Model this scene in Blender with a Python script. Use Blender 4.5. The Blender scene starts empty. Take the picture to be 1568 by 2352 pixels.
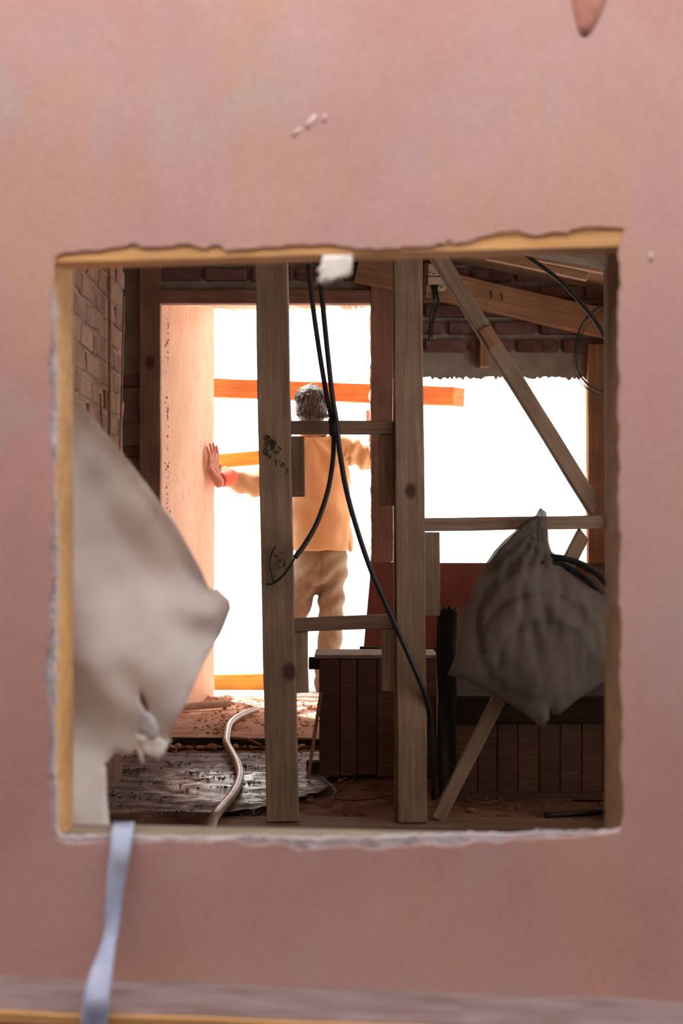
import bpy, bmesh, math, random
from mathutils import Vector, Matrix, noise
from mathutils.geometry import delaunay_2d_cdt
random.seed(7)
PI = math.pi
SC = bpy.context.scene
COL = SC.collection

# ------------------------------------------------------------------ camera
F = 3267.0          # focal length in pixels of the 1568x2352 frame
CZ = 0.86           # lens height above the inner floor
HOR = 1250.0        # horizon row
cam_d = bpy.data.cameras.new('camera')
cam = bpy.data.objects.new('camera', cam_d)
COL.objects.link(cam)
cam.location = (0, 0, CZ)
cam.rotation_euler = (PI / 2, 0, 0)
cam_d.sensor_fit = 'VERTICAL'
cam_d.sensor_height = 36.0
cam_d.sensor_width = 24.0
cam_d.lens = 36.0 * F / 2352.0
cam_d.shift_y = (HOR - 1176.0) / 2352.0
cam_d.clip_start = 0.05
cam_d.clip_end = 500
cam_d.dof.use_dof = True
cam_d.dof.focus_distance = 5.6
cam_d.dof.aperture_fstop = 4.6
SC.camera = cam

# ------------------------------------------------------------------ light
world = bpy.data.worlds.new('sky')
SC.world = world
world.use_nodes = True
bg = world.node_tree.nodes['Background']
bg.inputs[0].default_value = (1.0, 0.985, 0.97, 1)
bg.inputs[1].default_value = 3.7
sun_d = bpy.data.lights.new('sun', 'SUN')
sun_d.energy = 11.0
sun_d.angle = math.radians(1.0)
sun_d.color = (1.0, 0.94, 0.86)
sun = bpy.data.objects.new('sun', sun_d)
COL.objects.link(sun)
sun.rotation_euler = Vector((0.30, -0.50, -0.86)).to_track_quat('-Z', 'Y').to_euler()
sun.location = (-3, 12, 9)
SC.view_settings.view_transform = 'Standard'
SC.view_settings.look = 'None'
SC.view_settings.exposure = 0.0
SC.view_settings.gamma = 1.0
SC.view_settings.use_curve_mapping = False
SC.cycles.max_bounces = 10
SC.cycles.diffuse_bounces = 6
SC.cycles.transparent_max_bounces = 12
SC.cycles.use_denoising = True
SC.cycles.sample_clamp_indirect = 6.0


# ------------------------------------------------------------------ helpers
def P(px, py, Y):
    return Vector(((px - 784.0) / F * Y, Y, CZ - (py - HOR) / F * Y))


def setp(o, label=None, cat=None, group=None, kind=None):
    if label: o['label'] = label
    if cat: o['category'] = cat
    if group: o['group'] = group
    if kind: o['kind'] = kind
    return o


def mesh_obj(name, verts, faces, mats, parent=None, smooth=False, fm=None):
    me = bpy.data.meshes.new(name)
    me.from_pydata([tuple(v) for v in verts], [], faces)
    if not isinstance(mats, (list, tuple)): mats = [mats]
    for m in mats: me.materials.append(m)
    if fm: me.polygons.foreach_set('material_index', fm)
    if smooth: me.polygons.foreach_set('use_smooth', [True] * len(me.polygons))
    me.update()
    o = bpy.data.objects.new(name, me)
    COL.objects.link(o)
    if parent: o.parent = parent
    return o


def bm_obj(name, bm, mat, parent=None, smooth=False):
    bmesh.ops.recalc_face_normals(bm, faces=bm.faces)
    me = bpy.data.meshes.new(name)
    bm.to_mesh(me); bm.free()
    me.materials.append(mat)
    if smooth: me.polygons.foreach_set('use_smooth', [True] * len(me.polygons))
    o = bpy.data.objects.new(name, me)
    COL.objects.link(o)
    if parent: o.parent = parent
    return o


def empty(name, loc, label=None, cat=None, group=None):
    o = bpy.data.objects.new(name, None)
    o.empty_display_size = 0.1
    COL.objects.link(o)
    o.location = loc
    return setp(o, label, cat, group)


def box_into(bm, x0, x1, y0, y1, z0, z1, bev=0.0):
    r = bmesh.ops.create_cube(bm, size=1.0)
    vs = r['verts']
    for v in vs:
        v.co = Vector((x0 + (v.co.x + .5) * (x1 - x0), y0 + (v.co.y + .5) * (y1 - y0), z0 + (v.co.z + .5) * (z1 - z0)))
    if bev:
        es = list({e for v in vs for e in v.link_edges})
        bmesh.ops.bevel(bm, geom=es, offset=bev, segments=1, affect='EDGES', profile=.5)


def box(name, x0, x1, y0, y1, z0, z1, mat, parent=None, bev=0.0):
    """axis-aligned box whose origin is its own centre"""
    c = Vector(((x0 + x1) / 2, (y0 + y1) / 2, (z0 + z1) / 2))
    bm = bmesh.new()
    box_into(bm, x0 - c.x, x1 - c.x, y0 - c.y, y1 - c.y, z0 - c.z, z1 - c.z, bev)
    o = bm_obj(name, bm, mat, parent)
    o.location = c - (parent.location if parent else Vector())
    return o


def timber(name, p0, p1, wpx, Y, depth, mat, parent=None, bev=0.0025, wob=0.0015, Y2=None, cut0=0.0, cut1=0.0, up=None):
    """a plank: centre line between two points, local X along the grain, local Z in depth.
    cut0/cut1 slant the ends (metres)."""
    a = P(p0[0], p0[1], Y); b = P(p1[0], p1[1], Y2 if Y2 else Y)
    L = (b - a).length
    w = wpx * (Y + (Y2 or Y)) / 2 / F
    ex = (b - a).normalized()
    ez = Vector((0, 1, 0)); ez = (ez - ex * ez.dot(ex)).normalized()
    ey = ez.cross(ex)
    n = max(2, int(L / 0.12))
    vs = []; fs = []
    rr = random.Random(hash((round(p0[0]), round(p1[1]), round(wpx))) & 0xffff)
    for i in range(n + 1):
        t = i / n
        for (yy, zz) in ((-w / 2, 0), (w / 2, 0), (w / 2, depth), (-w / 2, depth)):
            sh = (cut0 if i == 0 else 0) * (yy / w) + (cut1 if i == n else 0) * (yy / w)
            vs.append((t * L + sh, yy + (rr.random() - .5) * wob * 2, zz + (rr.random() - .5) * wob))
    for i in range(n):
        for k in range(4):
            q = 4 * i
            fs.append((q + k, q + (k + 1) % 4, q + 4 + (k + 1) % 4, q + 4 + k))
    fs.append((3, 2, 1, 0)); fs.append((4 * n, 4 * n + 1, 4 * n + 2, 4 * n + 3))
    bm = bmesh.new()
    bv = [bm.verts.new(v) for v in vs]
    for f in fs: bm.faces.new([bv[i] for i in f])
    bmesh.ops.recalc_face_normals(bm, faces=bm.faces)
    if bev:
        es = [e for e in bm.edges if e.calc_face_angle(0) > 1.0]
        bmesh.ops.bevel(bm, geom=es, offset=bev, segments=1, affect='EDGES', profile=.5)
    o = bm_obj(name, bm, mat, parent)
    M = Matrix.Translation(a) @ Matrix((ex, ey, ez)).transposed().to_4x4()
    if parent: M = Matrix.Translation(-parent.location) @ M
    o.matrix_local = M
    return o


def catmull(pts, n=8):
    pts = [Vector(p) for p in pts]
    q = [pts[0] * 2 - pts[1]] + pts + [pts[-1] * 2 - pts[-2]]
    out = []
    for i in range(1, len(q) - 2):
        p0, p1, p2, p3 = q[i - 1], q[i], q[i + 1], q[i + 2]
        for k in range(n):
            t = k / n
            out.append(0.5 * ((2 * p1) + (p2 - p0) * t + (2 * p0 - 5 * p1 + 4 * p2 - p3) * t * t + (3 * p1 - p0 - 3 * p2 + p3) * t ** 3))
    out.append(pts[-1])
    return out


def tube_geo(pts, rad, sides=10, verts=None, faces=None, cap=True):
    verts = [] if verts is None else verts
    faces = [] if faces is None else faces
    base = len(verts)
    n = len(pts)
    up = None
    for i, p in enumerate(pts):
        t = (pts[min(i + 1, n - 1)] - pts[max(i - 1, 0)]).normalized()
        if up is None:
            a = Vector((0, 0, 1)) if abs(t.z) < .9 else Vector((1, 0, 0))
            up = (a - t * a.dot(t)).normalized()
        else:
            up = (up - t * up.dot(t)).normalized()
        sd = t.cross(up)
        r = rad(i / (n - 1)) if callable(rad) else (rad[i] if isinstance(rad, (list, tuple)) else rad)
        for k in range(sides):
            an = 2 * PI * k / sides
            verts.append(p + up * math.cos(an) * r + sd * math.sin(an) * r)
    for i in range(n - 1):
        for k in range(sides):
            a = base + i * sides + k; b = base + i * sides + (k + 1) % sides
            faces.append((a, b, b + sides, a + sides))
    if cap:
        faces.append(tuple(base + k for k in range(sides))[::-1])
        faces.append(tuple(base + (n - 1) * sides + k for k in range(sides)))
    return verts, faces


def tube(name, pts, rad, mat, parent=None, sides=10, seg=8, smooth=True):
    v, f = tube_geo(catmull(pts, seg), rad, sides)
    off = parent.location if parent else Vector()
    o0 = v[0].copy() if not parent else Vector()
    o = mesh_obj(name, [q - o0 - off for q in v], f, mat, parent, smooth)
    o.location = o0
    return o


def cdt(poly, holes=(), grid=None, jit=0.0):
    """triangulate polygon (list of 2D) with optional holes and interior grid spacing"""
    vs = []; es = []; fs = []
    def addloop(L):
        b = len(vs); vs.extend([Vector(p) for p in L])
        es.extend([(b + i, b + (i + 1) % len(L)) for i in range(len(L))])
    addloop(poly)
    for h in holes: addloop(h)
    def inside(p, L):
        c = False; j = len(L) - 1
        for i in range(len(L)):
            xi, yi = L[i]; xj, yj = L[j]
            if (yi > p[1]) != (yj > p[1]) and p[0] < (xj - xi) * (p[1] - yi) / (yj - yi) + xi: c = not c
            j = i
        return c
    def near(p, L, d):
        for i in range(len(L)):
            if seg_d(p, L[i], L[(i + 1) % len(L)]) < d: return True
        return False
    nb = len(vs)
    if grid:
        xs = [p[0] for p in poly]; ys = [p[1] for p in poly]
        x = min(xs) + grid / 2
        row = 0
        while x < max(xs):
            y = min(ys) + (grid / 2 if row % 2 else grid)
            while y < max(ys):
                p = (x, y)
                if inside(p, poly) and not any(inside(p, h) for h in holes) and not near(p, poly, grid * .4) and not any(near(p, h, grid * .4) for h in holes):
                    vs.append(Vector(p))
                y += grid
            x += grid * .87; row += 1
    r = delaunay_2d_cdt(vs, es, [], 0, 1e-6)
    V, Fc = r[0], r[2]
    out = []
    for f in Fc:
        c = ((V[f[0]].x + V[f[1]].x + V[f[2]].x) / 3, (V[f[0]].y + V[f[1]].y + V[f[2]].y) / 3)
        if inside(c, poly) and not any(inside(c, h) for h in holes): out.append(tuple(f))
    return V, out


def seg_d(p, a, b):
    ax, ay = a[0], a[1]; dx, dy = b[0] - ax, b[1] - ay
    L2 = dx * dx + dy * dy
    t = 0 if L2 == 0 else max(0, min(1, ((p[0] - ax) * dx + (p[1] - ay) * dy) / L2))
    return math.hypot(p[0] - ax - t * dx, p[1] - ay - t * dy)


def prism(name, poly, y0, y1, mat, parent=None, holes=(), grid=None, front=None, rim=None, jag=0.0):
    """solid slab in the XZ plane (poly in world x,z) between depths y0 and y1"""
    if jag:
        poly = jagged(poly, jag)
    V, T = cdt(poly, holes, grid)
    n = len(V)
    vs = [Vector((p.x, y0 + (front(p.x, p.y) if front else 0), p.y)) for p in V] + [Vector((p.x, y1, p.y)) for p in V]
    fs = []; fm = []
    for t in T:
        fs.append(t); fm.append(0)
        fs.append(tuple(n + i for i in reversed(t))); fm.append(0)
    ec = {}
    for t in T:
        for i in range(3):
            e = (t[i], t[(i + 1) % 3])
            ec[e] = 1
    for (a, b) in list(ec):
        if (b, a) not in ec:
            fs.append((b, a, n + a, n + b)); fm.append(1 if rim else 0)
    bm = bmesh.new()
    off = parent.location if parent else Vector()
    bv = [bm.verts.new(v - off) for v in vs]
    for f, m in zip(fs, fm):
        try:
            q = bm.faces.new([bv[i] for i in f]); q.material_index = m
        except ValueError: pass
    o = bm_obj(name, bm, mat, parent)
    if rim: o.data.materials.append(rim)
    return o


def pxpoly(L, Y):
    return [((p[0] - 784) / F * Y, CZ - (p[1] - HOR) / F * Y) for p in L]


def jagged(L, amp, step=None, seed=3):
    rr = random.Random(seed); out = []
    for i in range(len(L)):
        a = Vector(L[i]); b = Vector(L[(i + 1) % len(L)])
        d = (b - a).length
        k = max(1, int(d / (step or amp * 2.5)))
        nrm = Vector((-(b - a).y, (b - a).x)).normalized() if d > 0 else Vector((0, 0))
        out.append(tuple(a))
        for j in range(1, k):
            p = a.lerp(b, (j + (rr.random() - .5) * .5) / k) + nrm * (rr.random() - .5) * 2 * amp
            out.append(tuple(p))
    return out


# ------------------------------------------------------------------ materials
def nt(name):
    m = bpy.data.materials.new(name); m.use_nodes = True
    n = m.node_tree.nodes; l = m.node_tree.links
    return m, n, l, n['Principled BSDF']


def ramp(n, stops):
    r = n.new('ShaderNodeValToRGB')
    while len(r.color_ramp.elements) < len(stops): r.color_ramp.elements.new(.5)
    for e, (p, c) in zip(r.color_ramp.elements, stops):
        e.position = p; e.color = (*c, 1) if len(c) == 3 else c
    return r


def coords(n, l, scale=(1, 1, 1), rand=False, kind='Object'):
    tc = n.new('ShaderNodeTexCoord'); mp = n.new('ShaderNodeMapping')
    mp.inputs['Scale'].default_value = scale
    l.new(tc.outputs[kind], mp.inputs['Vector'])
    if rand:
        oi = n.new('ShaderNodeObjectInfo'); mm = n.new('ShaderNodeMath'); mm.operation = 'MULTIPLY'
        mm.inputs[1].default_value = 37.0
        l.new(oi.outputs['Random'], mm.inputs[0]); l.new(mm.outputs[0], mp.inputs['Location'])
    return mp.outputs[0], tc


def tex(n, l, vec, scale, detail=4, rough=.55, dist=0.0):
    t = n.new('ShaderNodeTexNoise'); t.inputs['Scale'].default_value = scale
    t.inputs['Detail'].default_value = detail; t.inputs['Roughness'].default_value = rough
    t.inputs['Distortion'].default_value = dist
    l.new(vec, t.inputs['Vector']); return t.outputs['Fac']


def mixc(n, l, fac, a, b, mode='MIX'):
    m = n.new('ShaderNodeMix'); m.data_type = 'RGBA'; m.blend_type = mode
    if hasattr(fac, 'links') or hasattr(fac, 'is_linked'): l.new(fac, m.inputs[0])
    else: m.inputs[0].default_value = fac
    for s, v in ((6, a), (7, b)):
        if isinstance(v, tuple): m.inputs[s].default_value = (*v, 1)
        else: l.new(v, m.inputs[s])
    return m.outputs[2]


def bump(n, l, bs, h, strength=.3, dist=.01):
    b = n.new('ShaderNodeBump'); b.inputs['Strength'].default_value = strength
    b.inputs['Distance'].default_value = dist
    l.new(h, b.inputs['Height']); l.new(b.outputs[0], bs.inputs['Normal'])


def wood(name, dark, light, rough=.75, knots=(), rnd=True, stain=None, fine=1.0, bstr=.35):
    m, n, l, bs = nt(name)
    v, tc = coords(n, l, (1.3, 26, 26), rnd)
    f = tex(n, l, v, 2.2, 6, .62, .4)
    v2, _ = coords(n, l, (2.5, 160 * fine, 160 * fine), rnd)
    g = tex(n, l, v2, 2.0, 3, .6)
    v3, _ = coords(n, l, (1, 1, 1), rnd)
    big = tex(n, l, v3, 5.0, 3, .6)
    r = ramp(n, [(.32, dark), (.68, light)]); l.new(f, r.inputs[0])
    rg = ramp(n, [(.3, (.62, .6, .58)), (.62, (1.08, 1.08, 1.08))]); l.new(g, rg.inputs[0])
    c = mixc(n, l, .8, r.outputs[0], rg.outputs[0], 'MULTIPLY')
    rb = ramp(n, [(.35, (.72, .7, .7)), (.65, (1.1, 1.08, 1.05))]); l.new(big, rb.inputs[0])
    c = mixc(n, l, .8, c, rb.outputs[0], 'MULTIPLY')
    for (kx, ky, kr) in knots:
        vm = n.new('ShaderNodeVectorMath'); vm.operation = 'SUBTRACT'
        l.new(tc.outputs['Object'], vm.inputs[0]); vm.inputs[1].default_value = (kx, ky, 0)
        vs = n.new('ShaderNodeVectorMath'); vs.operation = 'MULTIPLY'; vs.inputs[1].default_value = (.75, 1, .3)
        l.new(vm.outputs[0], vs.inputs[0])
        ln = n.new('ShaderNodeVectorMath'); ln.operation = 'LENGTH'; l.new(vs.outputs[0], ln.inputs[0])
        kk = ramp(n, [(kr * .55, (1, 1, 1)), (kr * 1.05, (0, 0, 0))]); l.new(ln.outputs['Value'], kk.inputs[0])
        c = mixc(n, l, kk.outputs[0], c, (dark[0] * .3, dark[1] * .22, dark[2] * .25))
    if stain:
        ss = tex(n, l, v3, 9, 4, .7); sr = ramp(n, [(.52, (0, 0, 0)), (.6, (1, 1, 1))]); l.new(ss, sr.inputs[0])
        c = mixc(n, l, sr.outputs[0], c, stain)
    l.new(c, bs.inputs['Base Color'])
    bs.inputs['Roughness'].default_value = rough
    bump(n, l, bs, g, bstr, .004)
    return m


def rough_mat(name, cols, scale=8, rough=.9, bscale=40, bstr=.4, bdist=.01, stretch=(1, 1, 1), rnd=False, detail=5, spots=None, rrange=None):
    m, n, l, bs = nt(name)
    v, _ = coords(n, l, stretch, rnd)
    f = tex(n, l, v, scale, detail, .6, .3)
    k = len(cols)
    r = ramp(n, [(.3 + .4 * i / (k - 1), c) for i, c in enumerate(cols)]); l.new(f, r.inputs[0])
    c = r.outputs[0]
    g = tex(n, l, v, bscale, 5, .6)
    if spots:
        sr = ramp(n, [(.57, (0, 0, 0)), (.64, (1, 1, 1))]); l.new(g, sr.inputs[0])
        c = mixc(n, l, sr.outputs[0], c, spots)
    l.new(c, bs.inputs['Base Color'])
    bs.inputs['Roughness'].default_value = rough
    if rrange:
        rr_ = ramp(n, [(.4, (rrange[0],) * 3), (.6, (rrange[1],) * 3)]); l.new(f, rr_.inputs[0]); l.new(rr_.outputs[0], bs.inputs['Roughness'])
    bump(n, l, bs, g, bstr, bdist)
    return m


def plain(name, col, rough=.6, metal=0.0, spec=.5):
    return rough_mat(name, [tuple(c * .85 for c in col), tuple(min(1, c * 1.1) for c in col)], 12, rough, 60, .1, .002)


def brick_mat(name, base, dust):
    m, n, l, bs = nt(name)
    v, _ = coords(n, l, (1, 1, 1), True)
    f = tex(n, l, v, 14, 6, .65)
    oi = n.new('ShaderNodeObjectInfo')
    rr_ = ramp(n, [(0, tuple(c * .65 for c in base)), (.5, base), (1, (base[0] * 1.25, base[1] * 1.35, base[2] * 1.35))])
    l.new(oi.outputs['Random'], rr_.inputs[0])
    dr = ramp(n, [(.45, (0, 0, 0)), (.7, (.8, .8, .8))]); l.new(f, dr.inputs[0])
    c = mixc(n, l, dr.outputs[0], rr_.outputs[0], dust)
    l.new(c, bs.inputs['Base Color']); bs.inputs['Roughness'].default_value = .95
    g = tex(n, l, v, 60, 5, .7); bump(n, l, bs, g, .7, .006)
    return m


# pink plaster of the near wall: mottled dusty pink with tan and lilac patches
def plaster_mat():
    m, n, l, bs = nt('pink_plaster')
    v, tc = coords(n, l)
    a = tex(n, l, v, 2.6, 5, .6, .4)
    r = ramp(n, [(.3, (.48, .255, .225)), (.5, (.54, .305, .27)), (.7, (.58, .355, .325))]); l.new(a, r.inputs[0])
    v2, _ = coords(n, l, (2.2, 1, 1.1))
    b = tex(n, l, v2, 3.3, 3, .55, .6)
    rb = ramp(n, [(.5, (0, 0, 0)), (.68, (.75, .75, .75))]); l.new(b, rb.inputs[0])
    c = mixc(n, l, rb.outputs[0], r.outputs[0], (.57, .325, .22))
    v3, _ = coords(n, l, (1.7, 1, 1.2)); 
    d = tex(n, l, v3, 4.4, 4, .6, .2)
    rd = ramp(n, [(.55, (0, 0, 0)), (.72, (.7, .7, .7))]); l.new(d, rd.inputs[0])
    c = mixc(n, l, rd.outputs[0], c, (.50, .37, .355))
    sp = tex(n, l, v, 190, 3, .7)
    rs = ramp(n, [(.3, (.86, .84, .84)), (.6, (1.03, 1.03, 1.03))]); l.new(sp, rs.inputs[0])
    c = mixc(n, l, .7, c, rs.outputs[0], 'MULTIPLY')
    l.new(c, bs.inputs['Base Color']); bs.inputs['Roughness'].default_value = .85
    h = tex(n, l, v, 60, 6, .65); bump(n, l, bs, h, .12, .003)
    return m


M_PLASTER = plaster_mat()
M_GYPSUM = rough_mat('white_gypsum_core', [(.36, .29, .28), (.66, .60, .64)], 30, .9, 90, .8, .006)
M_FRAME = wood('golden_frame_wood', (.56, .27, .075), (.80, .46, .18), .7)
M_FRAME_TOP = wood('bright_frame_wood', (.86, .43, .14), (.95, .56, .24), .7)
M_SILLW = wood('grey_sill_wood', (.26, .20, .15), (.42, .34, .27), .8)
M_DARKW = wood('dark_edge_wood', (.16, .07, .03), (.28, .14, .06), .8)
M_LEDGE = rough_mat('ledge_paint', [(.15, .09, .08), (.21, .14, .135), (.28, .195, .19)], 9, .85, 60, .4, .004, (1, 3, 1))
M_LEDGEF = wood('ledge_front_wood', (.20, .09, .045), (.34, .17, .08), .8)
M_LEDGEE = wood('ledge_worn_edge', (.55, .28, .10), (.75, .42, .17), .8)

M_MORTAR = rough_mat('grey_mortar', [(.28, .235, .20), (.42, .37, .32)], 12, .95, 70, .6, .008)
M_BRICK = brick_mat('dark_red_brick', (.19, .085, .08), (.25, .17, .15))
M_BRICKL = brick_mat('dusty_brown_brick', (.34, .18, .13), (.45, .30, .22))
M_MORTARL = rough_mat('rough_daub', [(.22, .14, .10), (.38, .26, .19), (.48, .34, .25)], 14, .95, 60, .9, .012)
M_REVEAL = rough_mat('pink_lime_reveal', [(.78, .50, .36), (.85, .60, .45), (.89, .69, .55)], 5, .9, 42, .4, .006, (1, 1, .3), spots=(.78, .48, .33))
M_SOIL = rough_mat('brown_soil_floor', [(.13, .065, .045), (.28, .15, .11), (.40, .23, .17)], 9, .95, 45, .9, .02)
M_STEP = rough_mat('threshold_soil', [(.42, .20, .13), (.58, .32, .22), (.66, .42, .32)], 7, .95, 60, .8, .012, spots=(.32, .15, .10))
M_CONC = rough_mat('pale_concrete', [(.62, .58, .53), (.78, .75, .70)], 3, .9, 40, .3, .01)
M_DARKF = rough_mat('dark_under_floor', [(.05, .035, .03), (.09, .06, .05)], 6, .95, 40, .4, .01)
M_INNER = rough_mat('interior_boarding', [(.58, .51, .45), (.74, .67, .60)], 5, .9, 40, .3, .006, (1, 1, .2))
M_CEIL = wood('ceiling_boards', (.36, .22, .13), (.52, .34, .22), .8)
M_OPP = rough_mat('passage_render', [(.30, .19, .16), (.40, .26, .22)], 2, .9, 30, .3, .01)  # for the added passage walls, reddish to tint their bounced light

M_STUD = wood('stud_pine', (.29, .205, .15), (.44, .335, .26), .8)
M_STUDD = wood('stud_pine_shaded', (.23, .145, .11), (.34, .23, .175), .8)  # the stud pine again, with shade put into its colour
M_RED = wood('red_brown_timber', (.28, .135, .10), (.38, .20, .145), .8)
M_RAFTER = wood('rafter_pine', (.36, .18, .10), (.50, .28, .17), .8)
M_ORANGE = wood('orange_outdoor_beam', (.66, .13, .018), (.86, .24, .045), .6)
M_YELLOW = wood('yellow_outdoor_beam', (.80, .28, .02), (.93, .42, .06), .6)
M_PANEL = wood('stained_panel_board', (.15, .08, .058), (.22, .125, .09), .75)
M_PANELD = wood('dark_panel_board', (.115, .066, .055), (.18, .105, .085), .8)
M_REDB = rough_mat('red_painted_board', [(.20, .05, .035), (.34, .09, .06)], 6, .7, 60, .3, .004, (1, 1, .3))
M_BLACK = rough_mat('black_rubber', [(.010, .012, .015), (.022, .026, .03)], 20, .45, 60, .15, .002)
M_BLACKP = rough_mat('black_plastic', [(.004, .005, .006), (.012, .014, .016)], 14, .6, 30, .6, .01)
M_WHITE = plain('off_white_plastic', (.62, .50, .42), .5)
M_DKWOOD = wood('black_stained_rail', (.04, .03, .028), (.08, .06, .05), .95)
M_DKWOOD.node_tree.nodes['Principled BSDF'].inputs['Specular IOR Level'].default_value = 0.05
M_PAPER = rough_mat('white_paper', [(.70, .62, .56), (.82, .75, .69)], 12, .9, 60, .3, .004)
M_PENCIL = plain('dark_pencil', (.05, .055, .05), .9)

# ------------------------------------------------------------------ the near wall with its cut opening
pink = [(127, 588), (150, 580), (180, 578), (240, 572), (290, 565), (300, 559), (318, 561), (322, 568), (380, 565), (440, 561), (450, 566),
        (470, 571), (490, 562), (505, 563), (520, 576), (560, 572), (600, 568), (680, 563), (760, 560), (800, 566), (830, 572), (900, 570), (960, 566),
        (1025, 560), (1030, 548), (1040, 560), (1075, 556), (1100, 545), (1125, 540), (1150, 532), (1180, 530), (1210, 538), (1240, 540), (1265, 534),
        (1300, 536), (1312, 528), (1340, 522), (1380, 521), (1418, 523), (1433, 524), (1428, 545), (1420, 575), (1424, 640), (1421, 700),
        (1418, 790), (1423, 860), (1419, 960), (1424, 1060), (1421, 1160), (1427, 1260), (1422, 1370), (1428, 1470), (1424, 1560), (1431, 1680), (1426, 1760),
        (1431, 1840), (1426, 1900), (1420, 1914), (1390, 1916), (1300, 1924), (1200, 1928), (1150, 1936), (1100, 1931), (1040, 1944), (980, 1940), (900, 1947), (860, 1953),
        (800, 1944), (740, 1950), (680, 1952), (640, 1938), (585, 1944), (540, 1930), (450, 1936), (400, 1930), (330, 1936), (250, 1931), (200, 1938), (150, 1938), (124, 1925), (116, 1860),
        (110, 1760), (116, 1660), (104, 1560), (106, 1500), (118, 1440), (112, 1380), (124, 1320), (114, 1260), (122, 1180), (126, 1100), (112, 1000),
        (118, 900), (110, 840), (122, 760), (116, 690), (124, 640)]
gyp = [(118, 585), (58, 585), (58, 470), (1505, 420), (1505, 560), (1436, 560), (1436, 580), (1436, 640), (1432, 800), (1434, 1000), (1434, 1200),
       (1436, 1400), (1436, 1600), (1438, 1800), (1432, 1902), (1405, 1910), (1300, 1914), (1240, 1912), (1236, 1906), (1228, 1913), (1100, 1918), (1080, 1912), (1070, 1918),
       (900, 1922), (700, 1927), (560, 1921), (430, 1925), (250, 1921), (140, 1922), (130, 1900), (126, 1700), (128, 1500), (132, 1300), (127, 1100), (130, 900), (126, 700)]
YF = 1.786
wall_outer = [(-5.0, -1.3), (5.0, -1.3), (5.0, 8.2), (-5.0, 8.2)]  # carried far up, out of view, to block the sun
frame_hole = [(60, 480), (1500, 430), (1500, 2010), (60, 2010)]
wf = prism('wall_front', wall_outer, 1.800, 1.925, M_INNER, holes=[pxpoly(frame_hole, 1.80)])
setp(wf, 'near wall of the passage, pink plaster, with a rough rectangular opening cut through it', kind='structure')
pg = jagged(pxpoly(gyp, 1.79), .0018, .006, 5)
gb = prism('gypsum_board', wall_outer, 1.7895, 1.7998, M_GYPSUM, wf, holes=[pg])
pp = jagged(pxpoly(pink, 1.787), .0016, .008, 9)
pc = prism('plaster_coat', wall_outer, YF, 1.7893, M_PLASTER, wf, holes=[pp])
pc['label'] = 'mottled dusty pink plaster coat with a torn edge'
gb['label'] = 'white chipped board edge showing around the opening'


# frame boards lining the opening (each a prism running from 1.800 to 1.915)
def frame_part(name, quad, mat, label):
    o = prism(name, pxpoly(quad, 1.80), 1.8002, 1.9240, mat, wf)
    o['label'] = label
    return o


fi = [(129, 577), (1432, 537), (1430, 2000), (129, 1935)]
def lining(name, a, b, inner0, inner1, mat, label, y0=1.8002, y1=1.915):
    """board whose inner face is seen as the reveal"""
    L = [a, b, inner1, inner0]
    pts = pxpoly(L, 1.80)
    o = prism(name, pts, y0, y1, mat, wf)
    o['label'] = label
    return o
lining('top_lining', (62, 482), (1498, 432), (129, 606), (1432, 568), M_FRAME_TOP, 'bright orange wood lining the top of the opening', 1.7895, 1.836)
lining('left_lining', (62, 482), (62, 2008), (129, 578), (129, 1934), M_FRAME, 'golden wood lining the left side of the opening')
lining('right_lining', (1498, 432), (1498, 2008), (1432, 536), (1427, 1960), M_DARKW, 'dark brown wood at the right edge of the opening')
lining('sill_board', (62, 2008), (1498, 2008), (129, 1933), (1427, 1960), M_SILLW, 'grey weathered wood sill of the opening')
# splinters of torn wood along the top edge
bm = bmesh.new()
rr = random.Random(4)
for i in range(46):
    px = 1030 + i * 8.6 + rr.random() * 5
    y0 = 552 - (px - 1030) * .062
    h = 8 + rr.random() * 12
    a = P(px - 7, y0 + 6, 1.797); b = P(px + 9, y0 - h, 1.794)
    box_into(bm, a.x, b.x, 1.7885, 1.7998, a.z, b.z, .0015)
sp = bm_obj('torn_wood_fibres', bm, M_FRAME_TOP, wf)
setp(sp, 'ragged pale wood torn open along the top right edge', kind='stuff')

# drip of darker plaster near the top right, scratches of white
def blob(name, poly, Yp, bulge, mat, label, cat, grid=.012, parent=None):
    pts = pxpoly(poly, Yp)
    V, T = cdt(pts, (), grid)
    n = len(V)
    vs = []
    for p in V:
        d = min(seg_d(p, pts[i], pts[(i + 1) % len(pts)]) for i in range(len(pts)))
        vs.append(Vector((p.x, Yp - .0006 - bulge * math.sqrt(min(1, d / .018)), p.y)))
    vs += [Vector((p.x, Yp, p.y)) for p in V]
    fs = [t for t in T] + [tuple(n + i for i in reversed(t)) for t in T]
    ec = {(t[i], t[(i + 1) % 3]) for t in T for i in range(3)}
    fs += [(b, a, n + a, n + b) for (a, b) in ec if (b, a) not in ec]
    bm = bmesh.new(); bv = [bm.verts.new(v) for v in vs]
    for f in fs: bm.faces.new([bv[i] for i in f])
    o = bm_obj(name, bm, mat, parent, True)
    if not parent: setp(o, label, cat)
    else: o['label'] = label
    return o
M_DRIP = rough_mat('red_brown_stain', [(.40, .165, .115), (.50, .22, .16)], 8, .9, 50, .3, .004)
blob('plaster_drip', [(1306, -120), (1400, -120), (1396, -20), (1388, 15), (1374, 45), (1360, 72), (1345, 86), (1332, 82), (1324, 60), (1314, 20), (1308, -30)], YF, .0015, M_DRIP,
     'darker red-brown tongue-shaped drip on the plaster at the top right', 'drip', parent=wf)
M_SCR = rough_mat('pale_scratch', [(.53, .36, .33), (.60, .43, .40)], 20, .9, 60, .3, .004)
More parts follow.
